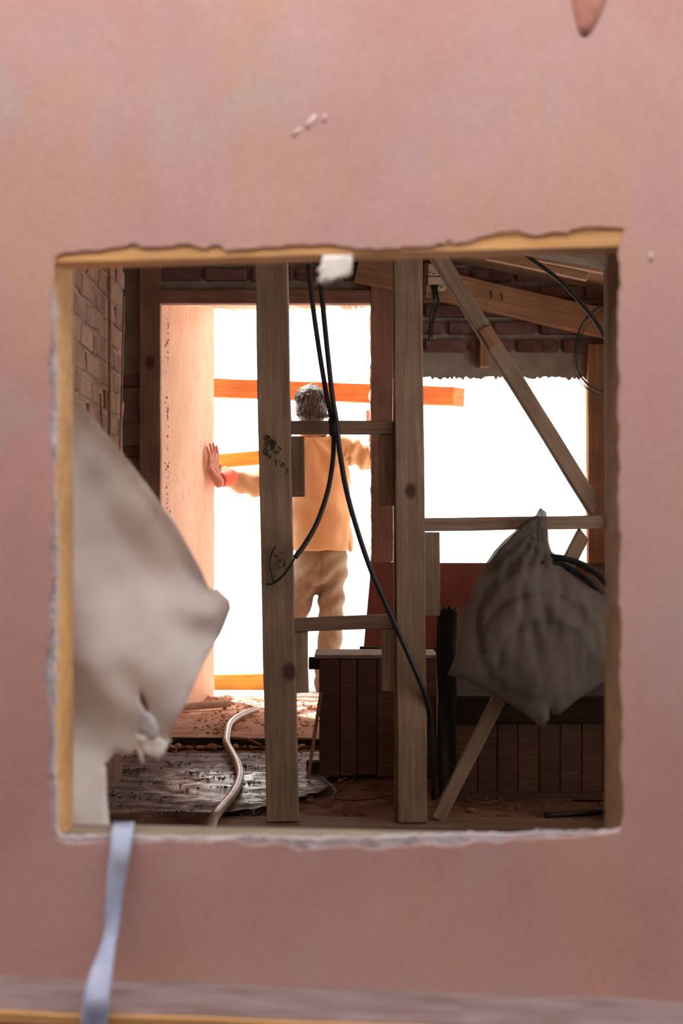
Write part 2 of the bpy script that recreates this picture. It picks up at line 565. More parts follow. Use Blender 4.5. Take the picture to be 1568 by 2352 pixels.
for q in ([(668, 308), (690, 292), (694, 298), (672, 316)], [(700, 282), (722, 262), (730, 268), (712, 292), (704, 300)], [(740, 268), (748, 260), (752, 268), (742, 284)],
          [(1490, 582), (1497, 578), (1499, 598), (1492, 602)]):
    blob('plaster_scratch', q, YF, .0003, M_SCR, 'pale scratch in the pink plaster', None, .01, wf)

# ledge along the foot of the near wall
lt = empty('ledge', (0, 1.70, .30), 'grey painted wooden ledge with a worn orange front edge below the opening', 'ledge')
def ledge_piece(name, y0, y1, dz0, dz1, mat, bev=.003):
    bm = bmesh.new()
    xs = [-1.2 + i * .08 for i in range(31)]
    V = []
    for x in xs:
        zt = .318 - .0355 * (x + .42) / .86 * .9 + .0012 * math.sin(x * 23) + .0008 * math.sin(x * 61)
        for (yy, zz) in ((y0, zt + dz0), (y1, zt + dz0), (y1, zt + dz1), (y0, zt + dz1)):
            V.append(bm.verts.new((x, yy - 1.70, zz - .30)))
    for i in range(len(xs) - 1):
        for k in range(4):
            q = 4 * i; bm.faces.new((V[q + k], V[q + (k + 1) % 4], V[q + 4 + (k + 1) % 4], V[q + 4 + k]))
    bm.faces.new(V[:4]); bm.faces.new(V[-4:])
    return bm_obj(name, bm, mat, lt)
ledge_piece('top_board', 1.662, YF - .0005, -.012, .0, M_LEDGE)
ledge_piece('worn_edge', 1.653, 1.6618, -.014, -.001, M_LEDGEE)
ledge_piece('front_board', 1.656, 1.70, -.25, -.0145, M_LEDGEF)
lt['kind'] = 'structure'
del lt['category']
lt.name = 'trim_1'
# brackets that carry the ledge on the wall, under the frame of the picture
ledge_piece('ledger_strip', 1.7005, YF - .0005, -.20, -.0125, M_LEDGEF)

# ------------------------------------------------------------------ unseen passage added behind the viewer to shape the light
def structure_box(name, *a, label=None, **k):
    o = box(name, *a, **k); setp(o, label, kind='structure'); return o
structure_box('ground', -5.0, 5.0, -1.6, 1.785, -1.36, -1.30, M_SOIL, label='paved ground of the passage in front of the wall')
structure_box('wall_rear_blocker', -5.0, 5.0, -1.75, -1.6, -1.36, 2.1, M_OPP, label='unseen rendered wall added across the passage to cut off low sky')  # added out of view, blocks low sky from the near wall
structure_box('roof_blocker', -5.0, 5.0, -1.75, 0.40, 2.105, 2.16, M_OPP, label='unseen canopy added over the passage to shape the daylight')  # added overhead so daylight on the near wall fades downwards

for sx_ in (-1, 1):
    structure_box('wall_end_blocker', min(sx_ * 4.9, sx_ * 5.0), max(sx_ * 4.9, sx_ * 5.0), -1.59, 1.78, -1.29, 2.1, M_OPP, label='unseen end wall added to close the passage to side light')  # added at both ends, out of view, to stop light from the sides

# ------------------------------------------------------------------ floor of the room, step, outside slab
def bumpy_floor(name, x0, x1, y0, y1, z, nx, ny, amp, sc, mat, thick=.06, seed=0, fn=None):
    vs = []; fs = []
    for j in range(ny + 1):
        for i in range(nx + 1):
            x = x0 + (x1 - x0) * i / nx; y = y0 + (y1 - y0) * j / ny
            h = amp * (noise.fractal(Vector((x * sc, y * sc, seed)), .9, 2.1, 5))
            if fn: h += fn(x, y)
            vs.append((x, y, z + h))
    for j in range(ny):
        for i in range(nx):
            a = j * (nx + 1) + i; fs.append((a, a + 1, a + nx + 2, a + nx + 1))
    b = len(vs)
    vs += [(x0, y0, z - thick), (x1, y0, z - thick), (x1, y1, z - thick), (x0, y1, z - thick)]
    row0 = list(range(nx + 1)); rowN = [ny * (nx + 1) + i for i in range(nx + 1)]
    c0 = [j * (nx + 1) for j in range(ny + 1)]; cN = [j * (nx + 1) + nx for j in range(ny + 1)]
    fs += [tuple([b, b + 1] + row0[::-1]), tuple([b + 1, b + 2] + cN[::-1]), tuple([b + 2, b + 3] + rowN), tuple([b + 3, b] + c0), (b + 3, b + 2, b + 1, b)]
    return mesh_obj(name, vs, fs, mat, None, True)
fl = bumpy_floor('floor', -1.9, 1.5, 4.47, 6.09, -.012, 150, 90, .012, 5, M_SOIL, .3, 1)
setp(fl, 'brown earth-strewn floor of the room', kind='structure')
fl2 = bumpy_floor('floor_threshold', -1.9, 1.5, 6.08, 7.70, .034, 120, 70, .007, 7, M_STEP, .3, 5)
setp(fl2, 'raised reddish floor at the doorway', kind='structure')
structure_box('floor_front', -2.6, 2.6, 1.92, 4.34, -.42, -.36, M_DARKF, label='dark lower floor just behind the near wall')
structure_box('terrace', -4.0, 4.0, 7.70, 9.6, -.30, .036, M_CONC, label='sunlit pale slab outside the doorway')
og = structure_box('ground_outside', -60, 60, 9.6, 140, -3.2, -3.0, M_CONC, label='bright pale ground far outside')

# ------------------------------------------------------------------ back wall with doorway and window
def hole_loop(L, Y, jag, seed, sides=()):
    pts = pxpoly(L, Y)
    return pts
rj = random.Random(12)
def edge(a, b, n, amp, drop=False):
    out = []
    for i in range(n):
        t = i / n
        p = Vector(a).lerp(Vector(b), t)
        if i and amp:
            d = rj.random() ** 2 * amp if drop else (rj.random() - .5) * 2 * amp
            if abs(b[0] - a[0]) > abs(b[1] - a[1]): p.y -= d if drop else d
            else: p.x -= d
        out.append((p.x, p.y))
    return out
YB0, YB1 = 6.90, 7.65
nT, nS = 90, 90
fx0, fx1, fzt, fzb = -.879, .1436, 2.035, .034
bx0, bx1, bzt, bzb = -.684, .1545, 2.138, .034
door_f = edge((fx0, fzb), (fx0, fzt), 30, .004) + edge((fx0, fzt), (fx1, fzt), nT, .004) + edge((fx1, fzt), (fx1, fzb), nS, .006) + edge((fx1, fzb), (fx0, fzb), 6, 0)
door_b = edge((bx0, bzb), (bx0, bzt), 30, .003) + edge((bx0, bzt), (bx1, bzt), nT, .028, True) + edge((bx1, bzt), (bx1, bzb), nS, .012) + edge((bx1, bzb), (bx0, bzb), 6, 0)
wx0, wx1, wzt, wzb = .2387, 1.195, 1.674, .770
vx0, vx1, vzt, vzb = .2800, 1.30, 1.775, .745
win_f = edge((wx0, wzb), (wx0, wzt), 40, .004) + edge((wx0, wzt), (wx1, wzt), nT, .020, True) + edge((wx1, wzt), (wx1, wzb), 40, .004) + edge((wx1, wzb), (wx0, wzb), 10, 0)
win_b = edge((vx0, vzb), (vx0, vzt), 40, .004) + edge((vx0, vzt), (vx1, vzt), nT, .02, True) + edge((vx1, vzt), (vx1, vzb), 40, .003) + edge((vx1, vzb), (vx0, vzb), 10, 0)
outer = [(-2.0, -.3), (1.6, -.3), (1.6, 2.75), (-2.0, 2.75)]
def wall_back():
    vs = []; fs = []; fm = []
    Vf, Tf = cdt(outer, [door_f, win_f]); Vb, Tb = cdt(outer, [door_b, win_b])
    nf = len(Vf)
    vs = [(p.x, YB0, p.y) for p in Vf] + [(p.x, YB1, p.y) for p in Vb]
    for t in Tf: fs.append(t); fm.append(0)
    for t in Tb: fs.append(tuple(nf + i for i in reversed(t))); fm.append(0)
    b = len(vs)
    for L0, L1 in ((outer, outer), (door_f, door_b), (win_f, win_b)):
        n = len(L0); s = len(vs)
        vs += [(p[0], YB0, p[1]) for p in L0] + [(p[0], YB1, p[1]) for p in L1]
        for i in range(n):
            j = (i + 1) % n
            fs.append((s + i, s + j, s + n + j, s + n + i)); fm.append(0 if L0 is outer else 1)
    bm = bmesh.new(); bv = [bm.verts.new(v) for v in vs]
    for f, m_ in zip(fs, fm):
        q = bm.faces.new([bv[i] for i in f]); q.material_index = m_
    bmesh.ops.remove_doubles(bm, verts=bm.verts, dist=1e-5)
    o = bm_obj('wall_back', bm, M_MORTAR)
    o.data.materials.append(M_REVEAL)
    return setp(o, 'far brick wall with an open doorway and a window hole, white daylight behind', kind='structure')
wb = wall_back()


def brick_mesh(name, L, H, D, seed, mat):
    rr = random.Random(seed); bm = bmesh.new()
    box_into(bm, -L / 2, L / 2, -D / 2, D / 2, -H / 2, H / 2, .006)
    for v in bm.verts: v.co += Vector(((rr.random() - .5), (rr.random() - .5), (rr.random() - .5))) * .006
    bmesh.ops.recalc_face_normals(bm, faces=bm.faces)
    me = bpy.data.meshes.new(name); bm.to_mesh(me); bm.free(); me.materials.append(mat); return me
BK = [brick_mesh('brick', .198, .057, .05, s, M_BRICK) for s in range(4)]
BKH = [brick_mesh('brick', .094, .057, .05, s + 9, M_BRICK) for s in range(2)]
rr = random.Random(2)
row = 0; z = 1.735
while z < 2.42:
    x = -1.16 + (row % 2) * .11
    while x < 1.42:
        dead = False
        full = True
        def hits(xa, xb):
            if z - .035 < 2.15 and xb > fx0 - .16 and xa < fx1 + .13: return True   # doorway, lintel and posts
            if z - .035 < 1.73 and xb > .30 and xa < 1.22: return True
            return False
        if hits(x - .105, x + .105):
            for dx in (-.055, .055):
                if not hits(x + dx - .05, x + dx + .05):
                    o = bpy.data.objects.new('brick', BKH[rr.randrange(2)]); COL.objects.link(o); o.parent = wb
                    o.location = (x + dx, YB0 - .008 - rr.random() * .006, z)
                    o.rotation_euler = (0, (rr.random() - .5) * .03, (rr.random() - .5) * .03)
        else:
            o = bpy.data.objects.new('brick', BK[rr.randrange(4)]); COL.objects.link(o); o.parent = wb
            o.location = (x, YB0 - .008 - rr.random() * .006, z + (rr.random() - .5) * .004)
            o.rotation_euler = (0, (rr.random() - .5) * .03, (rr.random() - .5) * .03)
        x += .222
    z += .085; row += 1
# bricks beside the door on the left, below
z = 1.735 - .085; row = 1
while z > .75:
    x = -1.16 + (row % 2) * .11
    o = bpy.data.objects.new('brick', BK[row % 4]); COL.objects.link(o); o.parent = wb
    o.location = (x, YB0 - .010, z); z -= .085; row += 1
# bricks over the door
for i in range(5):
    x = -.80 + i * .222
    o = bpy.data.objects.new('brick', BK[i % 4]); COL.objects.link(o); o.parent = wb
    o.location = (x + .02, YB0 - .012, 2.165)
    if -.80 + i * .222 + .11 < .33:
        o2 = bpy.data.objects.new('brick', BK[(i + 1) % 4]); COL.objects.link(o2); o2.parent = wb
        o2.location = (x - .09, YB0 - .010, 2.25)

# side walls, roof
wl = structure_box('wall_left', -1.15, -.80, 1.926, 5.2, -.42, 2.75, M_MORTARL, label='rough brick and daub side wall on the left')
BL = [brick_mesh('brick', .05, .062, .205, s + 20, M_BRICKL) for s in range(4)]
rr = random.Random(5)
z = .10; row = 0
while z < 2.19:
    y = 2.90 + (row % 2) * .11
    while y < 5.12:
        o = bpy.data.objects.new('brick', BL[rr.randrange(4)]); COL.objects.link(o); o.parent = wl
        o.location = Vector((-.80 - .020 + rr.random() * .008, y, z + (rr.random() - .5) * .006)) - wl.location
        o.rotation_euler = ((rr.random() - .5) * .04, (rr.random() - .5) * .05, (rr.random() - .5) * .05)
        y += .219
    z += .078; row += 1
M_STRIP = wood('pale_lath', (.42, .25, .13), (.58, .38, .22), .8)
for (a, b, r_) in (((4.78, 2.2), (4.80, .9), .006), ((5.12, 1.75), (4.93, .75), .004), ((4.62, 1.35), (4.80, .75), .004), ((5.02, 1.3), (4.98, .8), .0035)):
    v, f = tube_geo([Vector((-.783, a[0], a[1])) - wl.location, Vector((-.781, (a[0] + b[0]) / 2 + .01, (a[1] + b[1]) / 2)) - wl.location, Vector((-.783, b[0], b[1])) - wl.location], r_, 6)
    mesh_obj('lath', v, f, M_STRIP, wl)
structure_box('wall_left_far', -2.0, -1.9, 5.2, 6.9, -.3, 2.75, M_MORTAR, label='recessed left wall of the room, out of sight')
structure_box('wall_left_return', -2.0, -1.15, 5.1, 5.2, -.42, 2.75, M_MORTAR, label='return of the left wall')
# right wall with two unseen openings, added to fill the room with daylight
FILL_HOLE = [(2.2, .45), (4.1, .45), (4.1, 1.6), (2.2, 1.6)]  # added opening for fill light on the studs
FILL_HOLE2 = [(4.9, 1.0), (6.3, 1.0), (6.3, 1.72), (4.9, 1.72)]  # second added opening, brightens the far wall
V, T = cdt([(1.925, -.42), (6.9, -.42), (6.9, 2.6), (1.925, 2.6)], [FILL_HOLE, FILL_HOLE2])
vs = [(1.5, p.x, p.y) for p in V] + [(1.62, p.x, p.y) for p in V]; n = len(V)
fs = [t for t in T] + [tuple(n + i for i in reversed(t)) for t in T]
ec = {(t[i], t[(i + 1) % 3]) for t in T for i in range(3)}
fs += [(b, a, n + a, n + b) for (a, b) in ec if (b, a) not in ec]
bm = bmesh.new(); bv = [bm.verts.new(v) for v in vs]
for f in fs: bm.faces.new([bv[i] for i in f])
setp(bm_obj('wall_right', bm, M_INNER), 'right side wall of the room', kind='structure')
# roof dropping to the right
bm = bmesh.new()
V = []
for (x, z0) in ((-2.7, 2.86), (2.7, 1.80)):
    for y in (1.79, 7.9):
        for dz in (0, .05): V.append(bm.verts.new((x, y, z0 + dz)))
for f in ((0, 2, 6, 4), (1, 5, 7, 3), (0, 4, 5, 1), (2, 3, 7, 6), (0, 1, 3, 2), (4, 6, 7, 5)): bm.faces.new([V[i] for i in f])
rf = setp(bm_obj('ceiling', bm, M_CEIL), 'sloping board ceiling of the room', kind='structure')

# ------------------------------------------------------------------ timbers on the back wall
timber('door_post', (344, 560), (344, 1690), 48, 6.84, .058, wood('post_knot_wood', (.30, .16, .115), (.40, .235, .17), .8, knots=[(.57, 0.0, .03)]))
setp(bpy.data.objects['door_post'], 'brown timber post on the left side of the doorway, beside the brick', 'post')
setp(timber('door_lintel', (366, 681), (851, 681), 31, 6.84, .058, M_RED), 'horizontal brown timber over the doorway', 'lintel')
setp(timber('wall_post', (876, 652), (878, 1290), 50, 6.836, .06, M_RED), 'red-brown timber post between the doorway and the window', 'post')
setp(timber('window_post', (1376, 790), (1376, 1294), 50, 6.84, .058, M_RAFTER), 'brown timber post on the right side of the window hole', 'post')
setp(timber('rafter', (820, 612), (1440, 752), 66, 6.77, .05, M_RAFTER, wob=.003), 'pale sloping rafter crossing the brickwork above the window', 'rafter')
setp(timber('wood_block', (1113, 765), (1113, 842), 21, 6.83, .06, M_RAFTER), 'small upright wood block under the sloping rafter', 'block')
bpy.context.view_layer.update()
for (x, y) in ((1126, 675), (1150, 680)):
    v = [P(x, y - 9, 6.766), P(x + 2.6, y - 8, 6.766), P(x + 4.6, y + 9, 6.766), P(x + 2, y + 9, 6.766)]
    ro = bpy.data.objects['rafter']; im = ro.matrix_local.inverted()
    q = [im @ w for w in v]; q2 = [im @ (w + Vector((0, .004, 0))) for w in v]
    mesh_obj('saw_mark', q + q2, [(0, 1, 2, 3), (7, 6, 5, 4), (0, 4, 5, 1), (1, 5, 6, 2), (2, 6, 7, 3), (3, 7, 4, 0)], M_PENCIL, ro)
setp(timber('ceiling_batten', (1120, 581), (1352, 630), 26, 6.0, .04, M_RAFTER), 'long thin batten under the ceiling at the top right, lit along its lower edge', 'batten')
setp(timber('ceiling_batten', (1220, 583), (1440, 625), 22, 5.75, .04, M_RAFTER), 'upper ceiling batten running into the right stud at the top right', 'batten')
# ------------------------------------------------------------------ stud frame
YS = 4.40
ML = wood('left_stud_wood', (.29, .205, .15), (.44, .335, .26), .8, knots=[(1.175 + .46, -.032, .026)])
stud_l = setp(timber('wall_stud', (617, 330), (648, 1888), 74, YS, .09, ML), 'left upright stud with handwritten marks, in front of the man', 'stud')
MM = wood('middle_stud_wood', (.29, .205, .15), (.45, .34, .26), .8, knots=[(.98, -.002, .022)])
stud_m = setp(timber('wall_stud', (935, 400), (948, 1890), 66, YS, .095, MM), 'middle upright stud with a dark round knot, right of the man', 'stud')
stud_r = setp(timber('wall_stud', (1423, 608), (1429, 1888), 52, YS, .09, M_STUD), 'right upright stud half hidden behind the edge of the opening', 'stud')
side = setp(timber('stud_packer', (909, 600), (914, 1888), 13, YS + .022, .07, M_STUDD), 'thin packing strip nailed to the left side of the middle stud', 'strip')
setp(timber('top_plate', (560, 431), (1460, 591), 46, YS - .01, .11, M_STUD), 'sloping top timber that carries the studs, seen at the top right', 'beam')
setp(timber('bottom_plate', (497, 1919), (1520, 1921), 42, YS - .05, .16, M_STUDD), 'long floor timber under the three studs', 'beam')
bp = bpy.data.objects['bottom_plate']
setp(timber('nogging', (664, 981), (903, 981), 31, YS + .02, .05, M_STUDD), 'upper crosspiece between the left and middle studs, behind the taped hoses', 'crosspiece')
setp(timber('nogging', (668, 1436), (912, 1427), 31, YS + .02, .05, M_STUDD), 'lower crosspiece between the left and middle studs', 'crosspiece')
setp(timber('nogging', (974, 1205), (1402, 1198), 31, YS + .02, .05, M_STUD), 'long crosspiece between the middle and right studs, where the bag hangs', 'crosspiece')
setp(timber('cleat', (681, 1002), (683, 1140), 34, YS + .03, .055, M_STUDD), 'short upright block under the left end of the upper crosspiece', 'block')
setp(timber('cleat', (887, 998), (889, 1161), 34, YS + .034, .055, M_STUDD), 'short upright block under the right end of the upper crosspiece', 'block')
setp(timber('cleat', (689, 1452), (692, 1592), 34, YS + .03, .06, M_STUD), 'short upright block under the left end of the lower crosspiece', 'block')
setp(timber('cleat', (893, 1444), (893, 1588), 32, YS + .03, .055, M_STUD), 'short upright block under the right end of the lower crosspiece', 'block')
setp(timber('cleat', (991, 1222), (991, 1415), 38, YS + .03, .055, M_STUD), 'upright block under the long crosspiece, against the middle stud', 'block')
setp(timber('diagonal_brace', (981, 545), (1372, 1172), 36, YS + .045, .045, M_STUD, cut1=.03), 'long diagonal brace crossing the bright window hole', 'brace')
setp(timber('diagonal_brace', (1005, 1884), (1342, 1226), 32, YS + .045, .045, M_STUD, cut1=-.02), 'lower diagonal brace passing behind the hanging bag', 'brace')
# lap block on upper brace
setp(timber('brace_lap', (1112, 752), (1138, 796), 30, YS + .034, .012, M_RAFTER), 'pale lap piece on the upper diagonal brace', 'block')

# handwriting on the left stud: thin pencil strokes
bpy.context.view_layer.update()
def strokes(name, lines, wpx, Y, parent, label):
    vs = []; fs = []
    im = parent.matrix_local.inverted()
    for L in lines:
        for i in range(len(L) - 1):
            a = Vector(L[i]); b = Vector(L[i + 1]); d = (b - a)
            if d.length == 0: continue
            nn = Vector((-d.y, d.x)).normalized() * wpx / 2
            s = len(vs)
            e = d.normalized() * wpx * .35
            q = [a - e + nn, b + e + nn, b + e - nn, a - e - nn]
            vs += [im @ P(p.x, p.y, Y - .0018) for p in q] + [im @ P(p.x, p.y, Y + .001) for p in q]
            fs += [(s, s + 1, s + 2, s + 3), (s + 7, s + 6, s + 5, s + 4), (s, s + 4, s + 5, s + 1), (s + 1, s + 5, s + 6, s + 2), (s + 2, s + 6, s + 7, s + 3), (s + 3, s + 7, s + 4, s)]
    o = mesh_obj(name, vs, fs, M_PENCIL, parent); o['label'] = label
    return o
strokes('handwriting', [
    [(606, 1006), (612, 1000), (616, 1003), (611, 1010), (606, 1008)], [(614, 1000), (619, 1003), (610, 1018)], [(616, 1012), (622, 1008), (614, 1024)],
    [(619, 1020), (627, 1010), (622, 1022), (628, 1016), (621, 1030)], [(626, 1017), (632, 1013), (634, 1017), (625, 1030)], [(632, 1021), (628, 1030), (624, 1034)],
    [(640, 1025), (643, 1029), (646, 1033)], [(610, 1020), (613, 1026), (609, 1030)],
    [(604, 1035), (612, 1032), (617, 1035), (610, 1040), (616, 1042), (610, 1046), (605, 1038)], [(617, 1046), (622, 1049), (620, 1053), (617, 1048)],
    [(630, 1037), (640, 1036), (636, 1042), (631, 1040)], [(635, 1055), (633, 1062), (635, 1070)], [(642, 1058), (643, 1060)],
    [(644, 1068), (650, 1064), (654, 1069), (648, 1073), (644, 1069)], [(656, 1075), (661, 1078), (659, 1084)], [(656, 1087), (658, 1089)]], 2.4, YS, stud_l,
    'dark handwritten figures running down the face of the stud')
strokes('pencil_scribble', [[(628, 1278), (632, 1274), (637, 1277), (634, 1283)], [(642, 1269), (647, 1270), (649, 1274)], [(640, 1285), (645, 1288), (642, 1293), (637, 1290), (641, 1285)],
    [(630, 1290), (636, 1300), (644, 1303), (652, 1298), (653, 1290), (648, 1283)], [(628, 1305), (637, 1308), (645, 1306)], [(650, 1293), (655, 1296), (652, 1303)]], 1.3, YS, stud_l,
    'faint round pencil scribble')

# ------------------------------------------------------------------ black hoses hanging in the frame
hose = empty('black_hose', P(765, 985, YS - .02), 'pair of black hoses hanging in the middle bay, taped together at the upper crosspiece', 'hose')
YC = YS - .008
def H(px, py, Y=YC): return P(px, py, Y)
tube('short_hose', [H(700, 480, 4.37), H(708, 600, 4.37), H(718, 700, 4.37), H(735, 820, 4.37), H(752, 920, 4.37), H(762, 965, 4.385), H(766, 1000, 4.39), H(764, 1060, 4.40), H(752, 1130, 4.40), H(728, 1200, 4.39), H(700, 1250, 4.38), H(677, 1281, 4.37)], .0078, M_BLACK, hose, 10, 8)
tube('long_hose', [H(722, 480, 4.37), H(732, 600, 4.37), H(740, 690, 4.37), H(751, 800, 4.36), H(763, 910, 4.36), H(772, 965, 4.37), H(779, 1030, 4.38), H(794, 1120, 4.37), H(818, 1210, 4.365), H(850, 1305, 4.36), H(885, 1385, 4.36), H(925, 1475, 4.36), H(962, 1560, 4.37), H(983, 1620, 4.40), H(992, 1690, 4.44), H(994, 1760, 4.47), H(996, 1835, 4.52)], .0082, M_BLACK, hose, 10, 8)
v, f = tube_geo([H(765, 960, 4.378), H(767, 978, 4.38), H(768, 1001, 4.385)], .0158, 14)
mesh_obj('tape_wrap', [q - hose.location for q in v], f, M_BLACKP, hose, True)
tube('wire_tail', [H(677, 1281, 4.37), H(668, 1298, 4.375), H(656, 1315, 4.38), H(640, 1332, 4.385), H(622, 1342, 4.39), H(612, 1341, 4.39)], .0032, M_BLACK, hose, 8, 6)
tube('wire_tail', [H(677, 1281, 4.37), H(664, 1300, 4.37), H(650, 1320, 4.375), H(634, 1334, 4.38), H(627, 1335, 4.388), H(624, 1318, 4.392), H(620, 1300, 4.392), H(621, 1282, 4.392), H(626, 1266, 4.39), H(632, 1254, 4.388)], .0026, M_BLACK, hose, 8, 6)

# hose and cables at upper right
setp(tube('black_hose', [P(1080, 500, 5.6), P(1190, 575, 5.6), P(1235, 606, 5.6), P(1290, 648, 5.6), P(1335, 698, 5.6), P(1370, 742, 5.6), P(1400, 795, 5.6), P(1480, 930, 5.6), P(1655, 1100, 5.6)], .0085, M_BLACK), 'black hose slanting down at the upper right corner of the opening', 'hose')
cb = empty('cable_loops', P(1330, 800, 6.6), 'loops of thin dark cable hanging by the right side of the window hole', 'cable')
for k, (dx, dy, r_) in enumerate(((0, 0, .0042), (-5, 8, .0022), (4, 14, .002), (8, -4, .0018))):
    tube('cable', [P(1525 + dx, 696, 6.6), P(1425 + dx, 696 + dy * .3, 6.6), P(1390 + dx, 700 + dy * .4, 6.6), P(1360 + dx, 716 + dy, 6.6), P(1335 + dx, 748 + dy, 6.6), P(1324 + dx, 790 + dy, 6.6), P(1323 + dx, 835 + dy, 6.6), P(1332 + dx, 862 + dy, 6.6), P(1352 + dx, 885 + dy, 6.6), P(1380 + dx, 900 + dy, 6.6), P(1425 + dx, 912 + dy, 6.6), P(1525 + dx, 925 + dy, 6.6)], r_ if k == 0 else r_ * .8, M_BLACK, cb, 6, 6)

# junction box
jb = empty('junction_box', P(1005, 650, 6.76), 'pale electrical box with dark wires on a small board, right of the middle stud', 'junction box')
JO = -.118
def jbox(name, px0, px1, py0, py1, y0, y1, mat):
    y0 += JO; y1 += JO
    a = P(px0, py1, y0); b = P(px1, py0, y0)
    return box(name, a.x, b.x, y0, y1, a.z, b.z, mat, jb, .002)
jbox('backboard', 974, 1042, 604, 692, 6.855, 6.885, M_RAFTER)
jbox('cover', 983, 1026, 606, 653, 6.82, 6.8545, M_WHITE)
jbox('cover_strip', 982, 1028, 634, 636, 6.8185, 6.8195, M_DKWOOD)
jbox('terminal', 1004, 1023, 655, 667, 6.83, 6.8545, M_WHITE)
jbox('side_plate', 979, 988, 655, 683, 6.84, 6.8545, M_WHITE)
for (x, y) in ((987, 625), (996, 629), (1014, 660), (986, 675)):
    v, f = tube_geo([P(x, y, 6.817 + JO) - jb.location, P(x, y, (6.821 if y < 650 else 6.8295) + JO) - jb.location], .0035, 8)
    mesh_obj('screw', v, f, M_DKWOOD, jb)
for k in range(8):
    rk = random.Random(k)
    pts = [P(990 + k * 2.2, 654, 6.715), P(993 + rk.random() * 16, 690, 6.70), P(986 + rk.random() * 14, 725, 6.75), P(978 + rk.random() * 16, 765 + rk.random() * 30, 6.84)]
    tube('wire', pts, .0032 if k < 5 else .002, M_BLACK, jb, 6, 5)
tube('wire_end', [P(988, 778, 6.84), P(994, 776, 6.84), P(1000, 778, 6.84)], .0018, M_PAPER, jb, 6, 4)

# ------------------------------------------------------------------ boards, bench, panelling
red1 = prism('red_board', pxpoly([(853, 1291), (1008, 1291), (1008, 1520), (832, 1520)], 6.62), 6.62, 6.66, M_REDB)
setp(red1, 'dark red board standing behind the low bench, its left edge slanting', 'board')
red2 = prism('red_board', pxpoly([(1009, 1294), (1352, 1294), (1352, 1394), (1009, 1394)], 6.70), 6.70, 6.74, M_REDB)
setp(red2, 'dark red board under the window hole, partly behind the bag', 'board')
fr = timber('board_foot', (826, 1491), (1006, 1493), 10, 5.56, .05, M_DKWOOD)
setp(fr, 'thin dark strip lying along the back of the low bench', 'strip')

bench = empty('low_bench', (.1, 5.3, 0), 'low bench clad in upright stained boards with a paler top, behind the middle stud', 'bench')
YBN = 5.25
edges = [732, 780, 820, 866, 910, 955, 1003]
for i in range(6):
    a = P(edges[i] + .8, 0, YBN).x; b = P(edges[i + 1] - .8, 0, YBN).x
    box('board', a, b, YBN + (i % 2) * .003, YBN + .02, .0 + (i % 3) * .004, .437, M_PANEL if i % 2 else M_PANELD, bench, .0025)
box('carcass', P(736, 0, YBN).x, P(1003, 0, YBN).x, YBN + .0235, 5.54, -.005, .437, M_DKWOOD, bench)
box('bench_top', P(722, 0, YBN).x, P(1006, 0, YBN).x, YBN - .004, 5.54, .438, .4515, rough_mat('paler_top', [(.25, .19, .16), (.42, .35, .31)], 15, .9, 60, .3, .004), bench, .001)  # top given a paler tone than the boards
box('rail_end', P(708, 0, YBN).x, P(735, 0, YBN).x, YBN + .03, YBN + .09, .395, .4375, M_DKWOOD, bench, .002)
box('rail_end', P(703, 0, YBN).x, P(735, 0, YBN).x, YBN + .005, YBN + .06, .005, .055, M_DKWOOD, bench, .002)
setp(timber('thin_stick', (707, 1788), (737, 1590), 8, 5.10, .008, M_RAFTER, Y2=5.235, wob=.0005, bev=.001), 'thin stick leaning against the left end of the low bench', 'stick')

plat = empty('low_platform', (.9, 5.0, 0), 'low dark platform with upright board front at the bottom right', 'platform')
YPN = 4.89
edges = [1046, 1096, 1142, 1189, 1238, 1286, 1336, 1384, 1432, 1480]
for i in range(9):
    a = P(edges[i] + .7, 0, YPN).x; b = P(edges[i + 1] - .7, 0, YPN).x
    box('board', a, b, YPN + (i % 2) * .003, YPN + .02, .002, .246, M_PANELD if i % 3 else M_PANEL, plat, .0025)
box('platform_beam', P(1046, 0, YPN).x, P(1480, 0, YPN).x, YPN - .02, YPN + .06, .2465, .325, M_DKWOOD, plat, .003)
box('platform_top', P(1046, 0, YPN).x, P(1480, 0, YPN).x, YPN - .022, 6.69, .3255, .34, M_DKWOOD, plat, .001)
box('carcass', P(1048, 0, YPN).x + .02, P(1480, 0, YPN).x, YPN + .0605, 6.66, .0, .325, M_DARKF, plat)
box('floor_strip', P(1000, 0, 4.83).x, P(1460, 0, 4.83).x, 4.83, 4.868, -.01, .012, M_PANELD, plat, .002)

# black sheet hanging against the platform end
pts = [(1003, 1412), (1008, 1396), (1014, 1402), (1018, 1392), (1024, 1400), (1031, 1391), (1037, 1398), (1046, 1393), (1050, 1410), (1047, 1500), (1050, 1620), (1044, 1700), (1040, 1839), (1010, 1841), (1003, 1760), (1006, 1600), (1001, 1500)]
pw = pxpoly(pts, 4.77)
V, T = cdt(pw, (), .012)
n = len(V)
def bl(p): return .010 * math.sin(p.x * 160 + p.y * 5) + .006 * noise.noise(Vector((p.x * 40, p.y * 9, 2)))
vs = [(p.x, 4.77 + bl(p), p.y) for p in V] + [(p.x, 4.774 + bl(p), p.y) for p in V]
fs = [t for t in T] + [tuple(n + i for i in reversed(t)) for t in T]
ec = {(t[i], t[(i + 1) % 3]) for t in T for i in range(3)}
fs += [(b, a, n + a, n + b) for (a, b) in ec if (b, a) not in ec]
setp(mesh_obj('black_sheet', vs, fs, M_BLACKP, None, True), 'narrow black plastic sheet hanging upright right of the middle stud', 'sheet')

# black pipe lying on the floor at right, short stub
setp(tube('black_pipe', [P(1252, 1873, 4.50), P(1330, 1868, 4.52), P(1470, 1858, 4.56)], .0105, M_BLACK, None, 10, 4), 'short black pipe lying on the floor at the bottom right', 'pipe')

